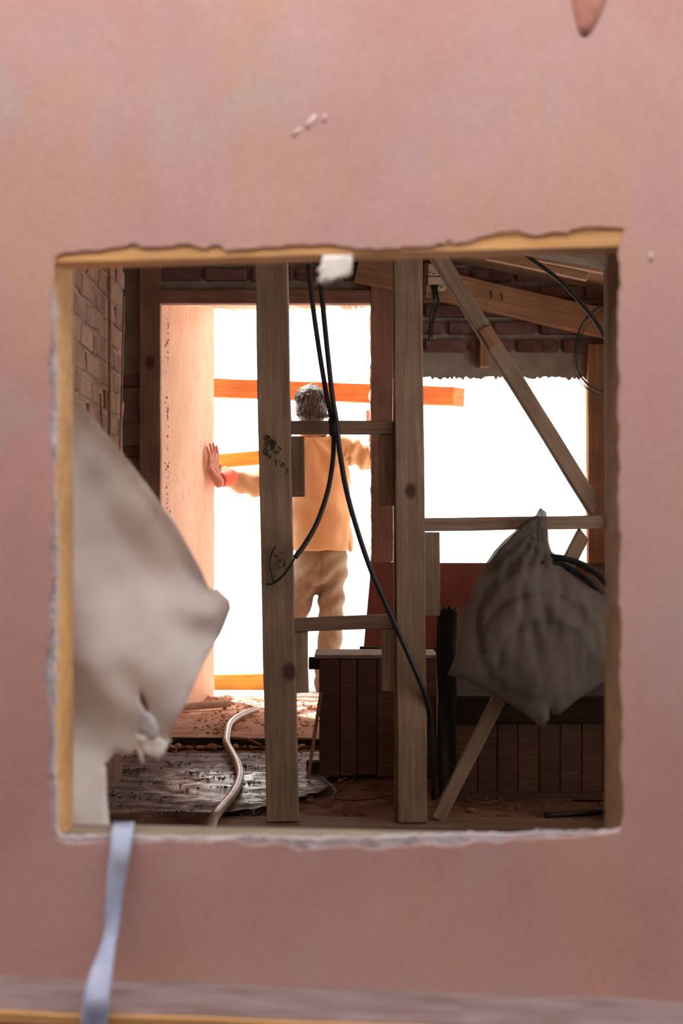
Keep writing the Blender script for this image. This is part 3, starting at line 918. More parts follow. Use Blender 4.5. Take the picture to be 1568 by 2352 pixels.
# ------------------------------------------------------------------ things on the floor
M_HOSE = rough_mat('dirty_grey_hose', [(.30, .23, .18), (.46, .38, .31), (.60, .50, .42)], 18, .32, 50, .4, .004, spots=(.22, .15, .11))
hp = []
for (x, y, z) in ((590, 1630, .060), (572, 1636, .060), (545, 1648, .058), (527, 1664, .058), (521, 1688, .062), (520, 1706, .056), (530, 1726, .044), (543, 1750, .040), (550, 1776, .038), (546, 1800, .038), (533, 1826, .037), (513, 1850, .036), (495, 1872, .034)):
    hp.append((x, y, F * (CZ - z) / (y - HOR)))
hp += [(486, 1893, 4.31), (480, 1918, 4.30), (477, 1990, 4.29)]
setp(tube('flat_hose', [P(*p) for p in hp], .0155, M_HOSE, None, 12, 8), 'dirty grey hose snaking over the floor from the doorway to the foot of the opening', 'hose')
pipe = empty('clay_pipe', P(480, 1645, 7.1), 'short broken pale pipe lying at the foot of the doorway reveal', 'pipe')
M_PIPE = rough_mat('pale_clay', [(.42, .30, .24), (.60, .47, .40)], 14, .8, 50, .4, .004)
pa = [Vector((-.80 + i * .03, 6.97 + i * .02, .062)) for i in range(9)]
vs = []; fs = []
for r_, fl_ in ((.019, False), (.013, True)):
    v, f = tube_geo([p - pipe.location for p in pa], r_, 14, None, None, False)
    b = len(vs); vs += v; fs += [tuple(b + i for i in (reversed(q) if fl_ else q)) for q in f]
m_ = len(pa) * 14
for k in range(14):
    j = (k + 1) % 14
    fs.append((k, m_ + k, m_ + j, j)); e = (len(pa) - 1) * 14
    fs.append((e + k, e + j, m_ + e + j, m_ + e + k))
mesh_obj('pipe_body', vs, fs, M_PIPE, pipe, True)

# plastic ground sheet, wet
def wet_mat():
    m, n, l, bs = nt('wet_ground_sheet')
    v, tc = coords(n, l, (1, 2.0, 1))
    f = tex(n, l, v, 9, 6, .66, .5)
    r = ramp(n, [(.35, (.075, .036, .028)), (.55, (.17, .095, .075)), (.72, (.32, .22, .19))]); l.new(f, r.inputs[0])
    # puddle: black water between clumps of dirt
    vm = n.new('ShaderNodeVectorMath'); vm.operation = 'SUBTRACT'; l.new(tc.outputs['Object'], vm.inputs[0]); vm.inputs[1].default_value = (-.42, 5.02, .02)
    vs_ = n.new('ShaderNodeVectorMath'); vs_.operation = 'MULTIPLY'; vs_.inputs[1].default_value = (2.2, 1.7, 0); l.new(vm.outputs[0], vs_.inputs[0])
    ln = n.new('ShaderNodeVectorMath'); ln.operation = 'LENGTH'; l.new(vs_.outputs[0], ln.inputs[0])
    v2, _ = coords(n, l, (1, 2.6, 1)); g = tex(n, l, v2, 24, 6, .72, .3)
    ad = n.new('ShaderNodeMath'); ad.operation = 'MULTIPLY_ADD'; l.new(g, ad.inputs[0]); ad.inputs[1].default_value = 2.6; l.new(ln.outputs['Value'], ad.inputs[2])
    wr = ramp(n, [(.48, (1, 1, 1)), (.56, (0, 0, 0))])
    hf = n.new('ShaderNodeMath'); hf.operation = 'MULTIPLY'; hf.inputs[1].default_value = .28; l.new(ad.outputs[0], hf.inputs[0]); l.new(hf.outputs[0], wr.inputs[0])
    c = mixc(n, l, wr.outputs[0], r.outputs[0], (.03, .022, .02))
    l.new(c, bs.inputs['Base Color'])
    rr_ = ramp(n, [(0, (.62,) * 3), (1, (.07,) * 3)]); l.new(wr.outputs[0], rr_.inputs[0]); l.new(rr_.outputs[0], bs.inputs['Roughness'])
    h = tex(n, l, v2, 60, 5, .7); bump(n, l, bs, h, .35, .005)
    return m
M_WET = wet_mat()
vs = []; fs = []
nx, ny = 90, 110
for j in range(ny + 1):
    for i in range(nx + 1):
        u = i / nx; w = j / ny
        y = 4.44 + w * 1.34
        x = -1.05 + u * (.64 + .40 * min(1, w * 2.5)) + .04 * math.sin(w * 9) * u
        z = .012 + .010 * noise.fractal(Vector((x * 3, y * 11, 8)), 1, 2.1, 3) + .006 * noise.noise(Vector((x * 14, y * 18, 3)))
        z = max(z, .004)
        if y < 4.475:
            z = .012 - (4.475 - y) * 5
            y = 4.452 + .008 * math.sin(x * 30)
        vs.append((x, y, z))
for j in range(ny):
    for i in range(nx):
        a = j * (nx + 1) + i; fs.append((a, a + 1, a + nx + 2, a + nx + 1))
gs = mesh_obj('ground_sheet', vs, fs, M_WET, None, True)
sm = gs.modifiers.new('t', 'SOLIDIFY'); sm.thickness = .002; sm.offset = -1
setp(gs, 'wet wrinkled plastic sheet with dirt lying on the floor left of the left stud', 'sheet')

# crumbs of soil and rubble on the floor
def crumbs(name, n, rx, ry, zf, rmin, rmax, mat, label, seed, dens=None, parent=None):
    rr = random.Random(seed); vs = []; fs = []
    ico = [Vector(p).normalized() for p in ((0, -.5, 1.6), (1, .2, 1), (-1, .3, .9), (0, 1, 1.1), (1, -.9, 0), (-1.1, -.8, 0), (.9, 1, .1), (-1, .9, 0))]
    bmx = bmesh.new(); bmesh.ops.create_icosphere(bmx, subdivisions=1, radius=1.0)
    bv = [v.co.copy() for v in bmx.verts]; bf = [[v.index for v in f.verts] for f in bmx.faces]; bmx.free()
    for i in range(n):
        x = rx[0] + rr.random() * (rx[1] - rx[0]); y = ry[0] + rr.random() * (ry[1] - ry[0])
        if dens and rr.random() > dens(x, y): continue
        r = rmin + (rmax - rmin) * rr.random() ** 4
        b = len(vs)
        sx, sy, sz = r * (.7 + rr.random()), r * (.7 + rr.random()), r * (.4 + .5 * rr.random())
        for v in bv:
            k = .75 + .5 * rr.random()
            vs.append((x + v.x * sx * k, y + v.y * sy * k, zf + sz * .3 + v.z * sz * k))
        fs += [tuple(b + q for q in f) for f in bf]
    return setp(mesh_obj(name, vs, fs, mat, parent), label, None, kind='stuff')
M_CRD = rough_mat('black_wet_crumb', [(.015, .012, .01), (.04, .03, .025)], 20, .5, 60, .4, .004)
M_CRB = rough_mat('brown_crumb', [(.20, .10, .07), (.36, .20, .14)], 20, .95, 60, .4, .004)
M_CRP = rough_mat('pink_crumb', [(.50, .26, .17), (.66, .40, .29)], 20, .95, 60, .4, .004)
crumbs('soil_crumbs', 9000, (-1.05, -.15), (4.42, 5.75), .017, .0008, .0052, M_CRD, 'dark wet soil crumbs scattered over the plastic ground sheet', 3, lambda x, y: max(0, noise.noise(Vector((x * 7, y * 10, 3))) * 2.4 + .12 - abs(y - 5.0) * .25), gs)
crumbs('soil_crumbs', 3600, (-1.5, 1.3), (4.55, 6.02), -.006, .001, .012, M_CRB, 'brown soil crumbs scattered over the room floor', 4, None, fl)
crumbs('soil_crumbs', 1500, (-.68, .14), (6.12, 7.5), .038, .001, .009, M_CRP, 'reddish crumbs on the raised doorway floor', 6, None, fl2)
crumbs('soil_crumbs', 160, (-.95, .15), (6.01, 6.04), .0, .003, .018, M_CRP, 'lumps of rubble along the edge of the doorway step', 8, None, fl)
# crumbling seam running down the reveal, rubble at its foot
rr = random.Random(17); V_ = []; F_ = []
for i in range(280):
    z = .06 + rr.random() * 1.95; y = 6.99 + rr.gauss(0, .012); x = fx0 + (bx0 - fx0) * (y - YB0) / (YB1 - YB0) + .001
    r = .0012 + .005 * rr.random() ** 3; b = len(V_)
    for (a, c, d) in ((1, 0, 0), (-1, 0, 0), (0, 1, 0), (0, -1, 0), (0, 0, 1.8), (0, 0, -1.8)): V_.append((x + a * r, y + c * r, z + d * r))
    F_ += [(b, b + 2, b + 4), (b + 2, b + 1, b + 4), (b + 1, b + 3, b + 4), (b + 3, b, b + 4), (b + 2, b, b + 5), (b + 1, b + 2, b + 5), (b + 3, b + 1, b + 5), (b, b + 3, b + 5)]
setp(mesh_obj('plaster_crumbs', V_, F_, rough_mat('seam_crumb', [(.34, .19, .12), (.56, .34, .23)], 20, .95), wb), 'dark crumbling seam down the doorway reveal', kind='stuff')
crumbs('soil_crumbs', 120, (-.72, -.56), (7.2, 7.6), .045, .003, .018, M_CRP, 'rubble at the foot of the reveal', 19, None, fl2)
# step edge board
setp(timber('step_board', (300, 1703), (830, 1707), 15, 6.045, .03, M_DKWOOD, wob=.003), 'dark board along the edge of the doorway step', 'board')
setp(timber('wood_splinter', (566, 1697), (600, 1712), 4, 5.98, .01, M_RAFTER, wob=.0005, bev=0), 'small wood splinter lying by the doorway step', 'stick')
# loose wire on the floor
wr = [(700, 1760), (745, 1790), (772, 1815), (765, 1832), (800, 1838), (850, 1836), (900, 1826), (940, 1815)]
setp(tube('floor_wire', [P(x, y + 0, F * (.84) / (y - HOR)) for x, y in wr], .002, M_BLACK, None, 6, 6), 'thin black wire curling over the floor before the low bench', 'wire')
setp(tube('floor_wire', [P(x, y, F * .84 / (y - HOR)) for x, y in ((752, 1795), (775, 1820), (800, 1800), (840, 1790), (870, 1832), (905, 1836))], .0015, M_BLACK, None, 6, 6), 'second thin wire crossing the first one on the floor', 'wire')

# ------------------------------------------------------------------ beams outside the doorway
setp(timber('outdoor_post', (632, 873), (632, 1584), 44, 8.30, .07, M_ORANGE), 'upright outdoor post behind the left stud, carrying the orange beams', 'post')
ob = timber('outdoor_beam', (395, 887), (1068, 911), 43, 8.24, .058, M_ORANGE, Y2=8.25)
me = ob.data
xm = max(v.co.x for v in me.vertices)
for v in me.vertices:
    if v.co.x > xm - .02:
        v.co.x += (-.066 if v.co.z < .03 else .0)
ob2 = setp(ob, 'upper orange beam outside, crossing behind the man\'s head and ending in the window hole', 'beam')
setp(timber('outdoor_beam', (420, 1066), (650, 1046), 32, 8.24, .058, M_YELLOW), 'middle yellow-orange beam outside the doorway, behind the man\'s left forearm', 'beam')
setp(timber('outdoor_beam', (400, 1572), (665, 1567), 40, 8.06, .05, M_YELLOW), 'lowest yellow-orange beam lying outside on the slab', 'beam')

# ------------------------------------------------------------------ white sheet, strap, paper (near the opening)
def cloth_mat(name, c1, c2, trans, transp, bsc=120):
    m, n, l, bs = nt(name)
    v, _ = coords(n, l)
    f = tex(n, l, v, 9, 4, .6); r = ramp(n, [(.35, c1), (.65, c2)]); l.new(f, r.inputs[0])
    l.new(r.outputs[0], bs.inputs['Base Color']); bs.inputs['Roughness'].default_value = .7
    g = tex(n, l, v, bsc, 3, .6); bump(n, l, bs, g, .3, .003)
    tr = n.new('ShaderNodeBsdfTranslucent'); l.new(r.outputs[0], tr.inputs['Color'])
    mx = n.new('ShaderNodeMixShader'); mx.inputs[0].default_value = trans
    l.new(bs.outputs[0], mx.inputs[1]); l.new(tr.outputs[0], mx.inputs[2])
    tp = n.new('ShaderNodeBsdfTransparent')
    m2 = n.new('ShaderNodeMixShader'); m2.inputs[0].default_value = transp
    l.new(mx.outputs[0], m2.inputs[1]); l.new(tp.outputs[0], m2.inputs[2])
    l.new(m2.outputs[0], n['Material Output'].inputs[0])
    return m
M_FLEECE = cloth_mat('white_fleece', (.86, .78, .74), (.97, .93, .90), .28, .02)
M_BAG = cloth_mat('grey_plastic_bag', (.25, .215, .195), (.33, .285, .26), .55, .18, 60)
M_STRAP = cloth_mat('pale_blue_strap', (.24, .28, .45), (.46, .49, .64), .1, .0)

def sheet_obj(name, poly, Yp, grid, yfun, mat, label, cat, holes=(), thick=.0012, parent=None):
    pts = pxpoly(poly, Yp); hs = [pxpoly(h, Yp) for h in holes]
    V, T = cdt(pts, hs, grid)
    vs = [Vector((p.x, Yp + yfun(p.x, p.y), p.y)) for p in V]
    o0 = parent.location if parent else Vector()
    o = mesh_obj(name, [v - o0 for v in vs], T, mat, parent, True)
    s = o.modifiers.new('t', 'SOLIDIFY'); s.thickness = thick; s.offset = 0
    if cat: setp(o, label, cat)
    return o
fleece = [(60, 900), (130, 893), (160, 912), (185, 935), (240, 1000), (290, 1062), (330, 1110), (365, 1160), (400, 1205), (430, 1260), (455, 1310), (472, 1352),
          (480, 1356), (492, 1352), (526, 1380), (528, 1400), (515, 1432), (500, 1465), (478, 1500), (462, 1530), (445, 1570), (432, 1605), (420, 1630), (402, 1655), (392, 1678), (378, 1698),
          (388, 1708), (378, 1722), (372, 1738), (362, 1748), (350, 1741), (338, 1744), (330, 1735), (322, 1722), (314, 1712), (318, 1735), (324, 1760), (316, 1764), (306, 1740), (300, 1728), (296, 1742), (272, 1744), (264, 1735),
          (250, 1742), (242, 1752), (235, 1762), (226, 1764), (234, 1772), (236, 1800), (240, 1840), (246, 1880), (252, 1920), (240, 1990), (150, 1990), (60, 1990)]
fleece = [p for p in fleece]
slit = [(318, 1595), (324, 1592), (331, 1610), (338, 1632), (334, 1640), (326, 1628), (318, 1612)]
def ffold(x, z):
    # slack folds running down from the upper left corner
    u = (x + .40) * .80 + (z - .95) * .60; w = -(x + .40) * .60 + (z - .95) * .80
    f = .019 * math.sin(u * 34 + 3 * noise.noise(Vector((x * 4, z * 4, 1)))) * (1 - .35 * math.sin(w * 9))
    f += .020 * noise.noise(Vector((x * 9, z * 7, 4))) + .010 * noise.noise(Vector((x * 22, z * 18, 9)))
    d = min(seg_d((x, z), FE[i], FE[i + 1]) for i in range(len(FE) - 1))
    f += .016 * math.exp(-(d / .022) ** 2) + .006 * math.sin(d * 120) * math.exp(-d / .06)
    return f + .02
FE = pxpoly([(160, 912), (185, 935), (240, 1000), (290, 1062), (330, 1110), (365, 1160), (400, 1205), (430, 1260), (455, 1310), (472, 1352)], 1.965)
fs_o = sheet_obj('white_fleece_sheet', fleece, 1.965, .011, ffold, M_FLEECE, 'torn white fleece sheet hanging inside the left side of the opening', 'sheet', [slit])
# taped patch on the sheet
M_TAPE = rough_mat('silvery_tape', [(.55, .58, .66), (.74, .77, .86)], 12, .35, 60, .2, .003)
tp = sheet_obj('tape_patch', [(322, 1636), (334, 1637), (352, 1646), (364, 1672), (358, 1700), (336, 1698), (316, 1686), (318, 1660)], 1.94, .009, lambda x, z: .012 * math.sin(x * 60) + .004, M_TAPE, None, None)
tp.parent = fs_o; tp['label'] = 'shiny bluish tape patch'
tp2 = sheet_obj('torn_flap', [(312, 1684), (338, 1692), (362, 1694), (384, 1706), (378, 1724), (364, 1748), (350, 1738), (330, 1732), (316, 1708)], 1.946, .010, lambda x, z: .012 * noise.noise(Vector((x * 30, z * 30, 0))), M_PAPER, None, None)
tp2.parent = fs_o; tp2['label'] = 'cream torn flap below the tape'

sheet_obj('paper_scrap', [(742, 590), (808, 586), (807, 628), (798, 637), (785, 640), (772, 643), (760, 652), (744, 657), (731, 651), (730, 644), (737, 637), (733, 628), (728, 622), (738, 612)], 1.7835, .008,
          lambda x, z: -.006 + .004 * math.sin(x * 90) + .003 * noise.noise(Vector((x * 40, z * 40, 0))), M_PAPER, 'torn white paper scrap hanging from the top of the opening', 'paper', thick=.0015)

# strap
sp_ = [((284, 1888), 1.90, 50, 0), ((282, 1900), 1.83, 50, 0), ((280, 1912), 1.79, 50, 5), ((276, 1955), 1.772, 48, 10), ((268, 2010), 1.770, 44, 15), ((262, 2065), 1.768, 40, 25), ((257, 2125), 1.76, 36, 42),
       ((250, 2165), 1.745, 34, 35), ((240, 2205), 1.71, 44, 15), ((230, 2245), 1.67, 54, 0), ((222, 2290), 1.640, 58, -5), ((216, 2352), 1.638, 62, 0), ((208, 2430), 1.64, 62, 5), ((205, 2520), 1.645, 60, 0)]
cp = catmull([P(a[0], a[1], Y) for a, Y, w, t in sp_], 6)
def interp(vals, t):
    q = t * (len(vals) - 1); i = min(int(q), len(vals) - 2); return vals[i] * (1 - (q - i)) + vals[i + 1] * (q - i)
W = [w for a, Y, w, t in sp_]; TW = [t for a, Y, w, t in sp_]; YY = [Y for a, Y, w, t in sp_]
vs = []; fs = []
for i, p in enumerate(cp):
    t = i / (len(cp) - 1); w = interp(W, t) * interp(YY, t) / F; tw = math.radians(interp(TW, t))
    for k in range(6):
        s = (k / 5 - .5)
        off = Vector((math.cos(tw), -math.sin(tw), 0)) * s * w / max(.6, math.cos(tw))
        off.y -= .004 * math.sin(k / 5 * PI) - .0
        vs.append(p + off)
for i in range(len(cp) - 1):
    for k in range(5):
        a = i * 6 + k; fs.append((a, a + 1, a + 7, a + 6))
st = mesh_obj('blue_strap', vs, fs, M_STRAP, None, True)
s = st.modifiers.new('t', 'SOLIDIFY'); s.thickness = .0016; s.offset = 0
setp(st, 'pale blue twisted strap hanging over the lower left edge of the opening', 'strap')

# ------------------------------------------------------------------ bag with coiled corrugated hose
bagL = [(1236, 1172), (1241, 1166), (1254, 1176), (1256, 1190), (1258, 1214), (1256, 1240), (1262, 1262), (1275, 1285), (1300, 1308), (1325, 1330), (1350, 1345), (1380, 1358), (1400, 1368), (1421, 1386), (1428, 1430), (1428, 1480),
        (1424, 1530), (1408, 1550), (1380, 1570), (1350, 1592), (1320, 1612), (1300, 1630), (1286, 1641), (1270, 1642), (1263, 1630), (1262, 1650), (1246, 1676), (1225, 1655), (1200, 1636), (1170, 1618), (1140, 1602), (1105, 1580), (1070, 1562), (1045, 1556), (1027, 1550),
        (1040, 1520), (1048, 1495), (1055, 1460), (1062, 1420), (1073, 1388), (1085, 1350), (1100, 1320), (1118, 1290), (1135, 1265), (1158, 1240), (1180, 1222), (1195, 1205), (1215, 1190), (1230, 1184)]
YG = 4.375
bag = empty('hanging_bag', P(1243, 1180, YG), 'smoky translucent plastic bag hanging from a nail on the long crosspiece', 'bag')
pts = pxpoly(bagL, YG)
V, T = cdt(pts, (), .012)
n = len(V)
cx, cz = (1235 - 784) / F * YG, CZ - (1215 - HOR) / F * YG
def bag_y(p, back):
    d = min(seg_d(p, pts[i], pts[(i + 1) % len(pts)]) for i in range(len(pts)))
    t = max(0, min(1, (cz - p.y) / .30))
    t = min(1, t * 1.6)
    b = .088 * math.sqrt(min(1, d / .13)) * (.06 + .94 * t * t * (3 - 2 * t))
    ang = math.atan2(p.x - cx, cz + .03 - p.y)
    r = math.hypot(p.x - cx, cz - p.y)
    wr_ = .010 * math.sin(ang * 22 + 5 * noise.noise(Vector((p.x * 5, p.y * 5, 0)))) * math.exp(-r * 5) * min(1, d / .02)
    wr_ += .007 * noise.noise(Vector((p.x * 34 + ang * 3, p.y * 10, 1 + back))) * min(1, d / .03)
    wr_ += .0018 * math.sin(ang * 30 + p.y * 8 + 6 * noise.noise(Vector((p.x * 6, p.y * 6, 7)))) * min(1, d / .04) * t
    return (-b if not back else min(b * .8, .04)) + wr_ * (.8 if back else 1)
def bagshell(back):
    vs = []
    for p in V:
        d = min(seg_d(p, pts[i], pts[(i + 1) % len(pts)]) for i in range(len(pts)))
        y = YG + (bag_y(p, back) if d > 1e-5 else 0)
        if p.y > 0.885: y = min(y, YG + .012) if back else y
        vs.append(Vector((p.x, y, p.y)) - bag.location)
    return vs
vsf, vsb = bagshell(False), bagshell(True)
allv = vsf + vsb
tris = [t for t in T] + [tuple(n + i for i in reversed(t)) for t in T]
bm = bmesh.new(); bv = [bm.verts.new(v) for v in allv]
for f in tris: bm.faces.new([bv[i] for i in f])
bmesh.ops.remove_doubles(bm, verts=bm.verts, dist=1e-5)
bm_obj('bag_film', bm, M_BAG, bag, True)
# handle strap of bag seen beyond
M_BAGL = cloth_mat('pale_bag_film', (.66, .56, .46), (.80, .70, .60), .6, .12, 60)
sheet_obj('bag_handle', [(1238, 1216), (1258, 1214), (1261, 1250), (1266, 1266), (1278, 1276), (1305, 1290), (1322, 1310), (1290, 1315), (1262, 1292), (1246, 1275), (1240, 1240)], YG + .03, .009,
          lambda x, z: .004 * math.sin(x * 200), M_BAGL, None, None, parent=bag, thick=.0006)
for k, off_ in enumerate((.004, -.004)):
    sheet_obj('gathered_film', [(1236, 1186), (1254, 1190), (1252, 1240), (1256, 1268), (1230, 1296), (1180, 1306), (1135, 1316), (1108, 1326), (1124, 1292), (1146, 1262), (1170, 1238), (1192, 1216), (1216, 1198)], YG + off_, .009,
              lambda x, z, k=k: .0035 * math.sin(math.atan2(x - cx, cz + .06 - z) * 26 + k * 2 + 4 * noise.noise(Vector((x * 12, z * 12, k)))), M_BAG, None, None, parent=bag, thick=.0004)
# nail
v, f = tube_geo([P(1243, 1185, YG + .03) - bag.location, P(1239, 1158, YG + .01) - bag.location], .0012, 6)
nail = mesh_obj('nail', v, f, M_DKWOOD, bag)

coil = empty('corrugated_hose_coil', P(1250, 1440, YG), 'coil of black corrugated hose inside the bag, sticking out at its upper right', 'hose')
def corr(name, pts, r0):
    c = catmull(pts, 60)
    # resample evenly
    L = [0]
    for i in range(1, len(c)): L.append(L[-1] + (c[i] - c[i - 1]).length)
    step = .0026; out = []; j = 0
    k = 0
    while k * step < L[-1]:
        s = k * step
        while L[j + 1] < s: j += 1
        t = (s - L[j]) / max(1e-9, L[j + 1] - L[j]); out.append(c[j].lerp(c[j + 1], t)); k += 1
    rad = [r0 * (1.06 if i % 2 else .84) for i in range(len(out))]
    v, f = tube_geo(out, rad, 12)
    return mesh_obj(name, [q - coil.location for q in v], f, M_BLACKP if False else M_BLACK, coil)
def arc(cx_, cy_, rx, ry, a0, a1, Y0, Y1, n=12):
    out = []
    for i in range(n + 1):
        a = math.radians(a0 + (a1 - a0) * i / n)
        out.append(P(cx_ + rx * math.cos(a), cy_ - ry * math.sin(a), Y0 + (Y1 - Y0) * i / n))
    return out
def hug(path, gap):
    out = []
    for p in path:
        q = Vector((p.x, p.z))
        inside = False; j = len(pts) - 1
        for i in range(len(pts)):
            a, b = pts[i], pts[j]
            if (a[1] > q.y) != (b[1] > q.y) and q.x < (b[0] - a[0]) * (q.y - a[1]) / (b[1] - a[1]) + a[0]: inside = not inside
            j = i
        y = YG + .004
        if inside: y = min(y, YG + bag_y(q, False) + gap)
        out.append(Vector((p.x, y, p.z)))
    for _ in range(2):
        out = [out[0]] + [Vector((out[i].x, (out[i - 1].y + out[i].y * 2 + out[i + 1].y) / 4, out[i].z)) for i in range(1, len(out) - 1)] + [out[-1]]
    return out
corr('hose_turn', hug(arc(1262, 1440, 166, 160, 262, -42, YG, YG, 24), .0182), .0112)
corr('hose_turn', hug(arc(1250, 1452, 150, 158, 236, -38, YG, YG, 24), .0182), .0112)
corr('hose_turn', hug(arc(1236, 1480, 128, 118, 190, 8, YG, YG, 16), .0166), .0105)
corr('hose_turn', hug(arc(1245, 1512, 100, 88, 190, -10, YG, YG, 16), .0166), .0105)

# ------------------------------------------------------------------ the man
YM = 7.95
def Q(px, py, Y=YM): return P(px, py, Y)


def cone_cap(bm, a, b, ra, rb, n=14):
    a = Vector(a); b = Vector(b)
    ax = (b - a); L = ax.length
    if L < 1e-6: ax = Vector((0, 0, 1)); L = 1e-6
    ex = ax.normalized()
    u = ex.orthogonal().normalized(); w = ex.cross(u)
    rings = []
    prof = []
    for k in range(0, 5):
        t = k / 4 * PI / 2
        prof.append((-ra * math.cos(t), ra * math.sin(t)))
    for k in range(0, 5):
        t = k / 4 * PI / 2
        prof.append((L + rb * math.sin(t), rb * math.cos(t)))
    prof = [p for p in prof]
    prof[0] = (-ra, ra * .05); prof[-1] = (L + rb, rb * .05)
    for s, r in prof:
        rings.append([bm.verts.new(a + ex * s + (u * math.cos(2 * PI * i / n) + w * math.sin(2 * PI * i / n)) * r) for i in range(n)])
    for i in range(len(rings) - 1):
        for k in range(n):
            bm.faces.new((rings[i][k], rings[i][(k + 1) % n], rings[i + 1][(k + 1) % n], rings[i + 1][k]))
    bm.faces.new(rings[0][::-1]); bm.faces.new(rings[-1])


def ell(bm, c, r, rot=None, sub=3):
    g = bmesh.ops.create_icosphere(bm, subdivisions=sub, radius=1.0)
    for v in g['verts']:
        p = Vector((v.co.x * r[0], v.co.y * r[1], v.co.z * r[2]))
        if rot: p = rot @ p
        v.co = Vector(c) + p


def loft(bm, rings, n=28, sq=1.0):
    """rings: (centre, rx, ry)"""
    R = []
    for c, rx, ry in rings:
        c = Vector(c)
        R.append([bm.verts.new(c + Vector((rx * math.copysign(abs(math.cos(2 * PI * i / n)) ** sq, math.cos(2 * PI * i / n)), ry * math.copysign(abs(math.sin(2 * PI * i / n)) ** sq, math.sin(2 * PI * i / n)), 0))) for i in range(n)])
    for i in range(len(R) - 1):
        for k in range(n): bm.faces.new((R[i][k], R[i][(k + 1) % n], R[i + 1][(k + 1) % n], R[i + 1][k]))
    bm.faces.new(R[0][::-1]); bm.faces.new(R[-1])


def remeshed(name, bm, voxel, mat, parent, disp=None, smooth=2):
    bmesh.ops.recalc_face_normals(bm, faces=bm.faces)
    me = bpy.data.meshes.new('tmp'); bm.to_mesh(me); bm.free()
    o = bpy.data.objects.new('tmp', me); COL.objects.link(o)
    r = o.modifiers.new('r', 'REMESH'); r.mode = 'VOXEL'; r.voxel_size = voxel; r.use_smooth_shade = True
    if smooth:
        s = o.modifiers.new('s', 'SMOOTH'); s.iterations = smooth; s.factor = .5
    dg = bpy.context.evaluated_depsgraph_get()
    ev = o.evaluated_get(dg)
    m2 = bpy.data.meshes.new_from_object(ev)
    bpy.data.objects.remove(o)
    m2.name = name; m2.materials.clear(); m2.materials.append(mat)
    if disp:
        nr = [v.normal.copy() for v in m2.vertices]
        for v, q in zip(m2.vertices, nr): v.co += q * disp(v.co, q)
    m2.polygons.foreach_set('use_smooth', [True] * len(m2.polygons))
    off = parent.location
    for v in m2.vertices: v.co -= off
    o = bpy.data.objects.new(name, m2); COL.objects.link(o); o.parent = parent
    return o


def skin_mat():
    m, n, l, bs = nt('skin')
    v, _ = coords(n, l)
    f = tex(n, l, v, 22, 4, .6); r = ramp(n, [(.35, (.50, .22, .16)), (.65, (.64, .34, .25))]); l.new(f, r.inputs[0])
    l.new(r.outputs[0], bs.inputs['Base Color']); bs.inputs['Roughness'].default_value = .55
    bs.inputs['Subsurface Weight'].default_value = .08
    g = tex(n, l, v, 160, 3, .6); bump(n, l, bs, g, .15, .002)
    return m
M_SKIN = skin_mat()
M_SHIRT = rough_mat('tan_sweatshirt', [(.47, .265, .13), (.57, .33, .175)], 7, .9, 240, .25, .002)
M_PANTS = rough_mat('khaki_trousers', [(.17, .11, .068), (.25, .17, .108)], 8, .9, 240, .3, .002)
M_CUFF = rough_mat('orange_red_cuff', [(.80, .12, .07), (.90, .18, .11)], 12, .85, 200, .3, .002)
M_SHOE = rough_mat('dark_shoe', [(.05, .06, .075), (.12, .12, .13)], 14, .7, 80, .3, .003)
M_SHOES = rough_mat('brown_boot_sole', [(.25, .16, .11), (.34, .24, .17)], 14, .8, 80, .3, .003)

man = empty('person', Q(712, 1590, YM), 'man from behind in tan sweatshirt and khaki trousers, arms spread against the doorway sides', 'person')
man.location.z = .036

hd = Q(711, 936, 7.99)
neck0 = Q(716, 1012, 7.95); chest = Q(732, 1080, 7.95); belly = Q(736, 1190, 7.95); pelv = Q(738, 1290, 7.95)
shL = Q(672, 1030, 7.93); elL = Q(604, 1112, 7.90); wrL = Q(507, 1090, 7.66)
shR = Q(786, 1032, 7.94); elR = Q(872, 1062, 8.02); wrR = Q(866, 990, 7.88)
hipL = Q(712, 1315, 7.95); knL = Q(664, 1445, 7.93); anL = Q(650, 1570, 7.90)
hipR = Q(763, 1315, 7.95); knR = Q(759, 1445, 7.93); anR = Q(747, 1570, 7.95)

bm = bmesh.new()
# head: skull, jaw, nose, ears, turned a little to the left
ang = math.radians(22)
rotz = Matrix.Rotation(ang, 3, 'Z')          # face towards +Y turned to -X
def HL(x, y, z): return hd + rotz @ Vector((x, y, z))   # head local: +Y is forward
ell(bm, HL(0, -.005, .028), (.076, .096, .088), rotz)
ell(bm, HL(0, .028, -.045), (.058, .066, .066), rotz)
ell(bm, HL(0, .062, -.085), (.032, .026, .024), rotz)
cone_cap(bm, HL(0, .090, .012), HL(0, .112, -.030), .008, .013)        # nose
ell(bm, HL(0, .094, -.062), (.024, .010, .007), rotz, 2)               # lips
ell(bm, HL(0, .092, -.071), (.022, .010, .008), rotz, 2)
for s in (-1, 1):
    ell(bm, HL(.078 * s, -.004, -.012), (.010, .020, .034), rotz, 2)    # ears
    ell(bm, HL(.031 * s, .084, .006), (.016, .012, .010), rotz, 2)      # eyelids
    ell(bm, HL(.034 * s, .080, .026), (.024, .014, .007), rotz, 2)      # brow
cone_cap(bm, hd + Vector((0, -.01, -.06)), neck0 + Vector((0, 0, -.02)), .056, .064)
# torso
cone_cap(bm, neck0 + Vector((0, 0, -.035)), shL, .052, .042); cone_cap(bm, neck0 + Vector((0, 0, -.035)), shR, .052, .042)
loft(bm, [(pelv + Vector((0, 0, -.06)), .09, .07), (pelv, .132, .088), (belly, .14, .095), (chest, .145, .098), (Q(730, 1045, 7.95), .130, .080), (Q(725, 1018, 7.95), .080, .060)])
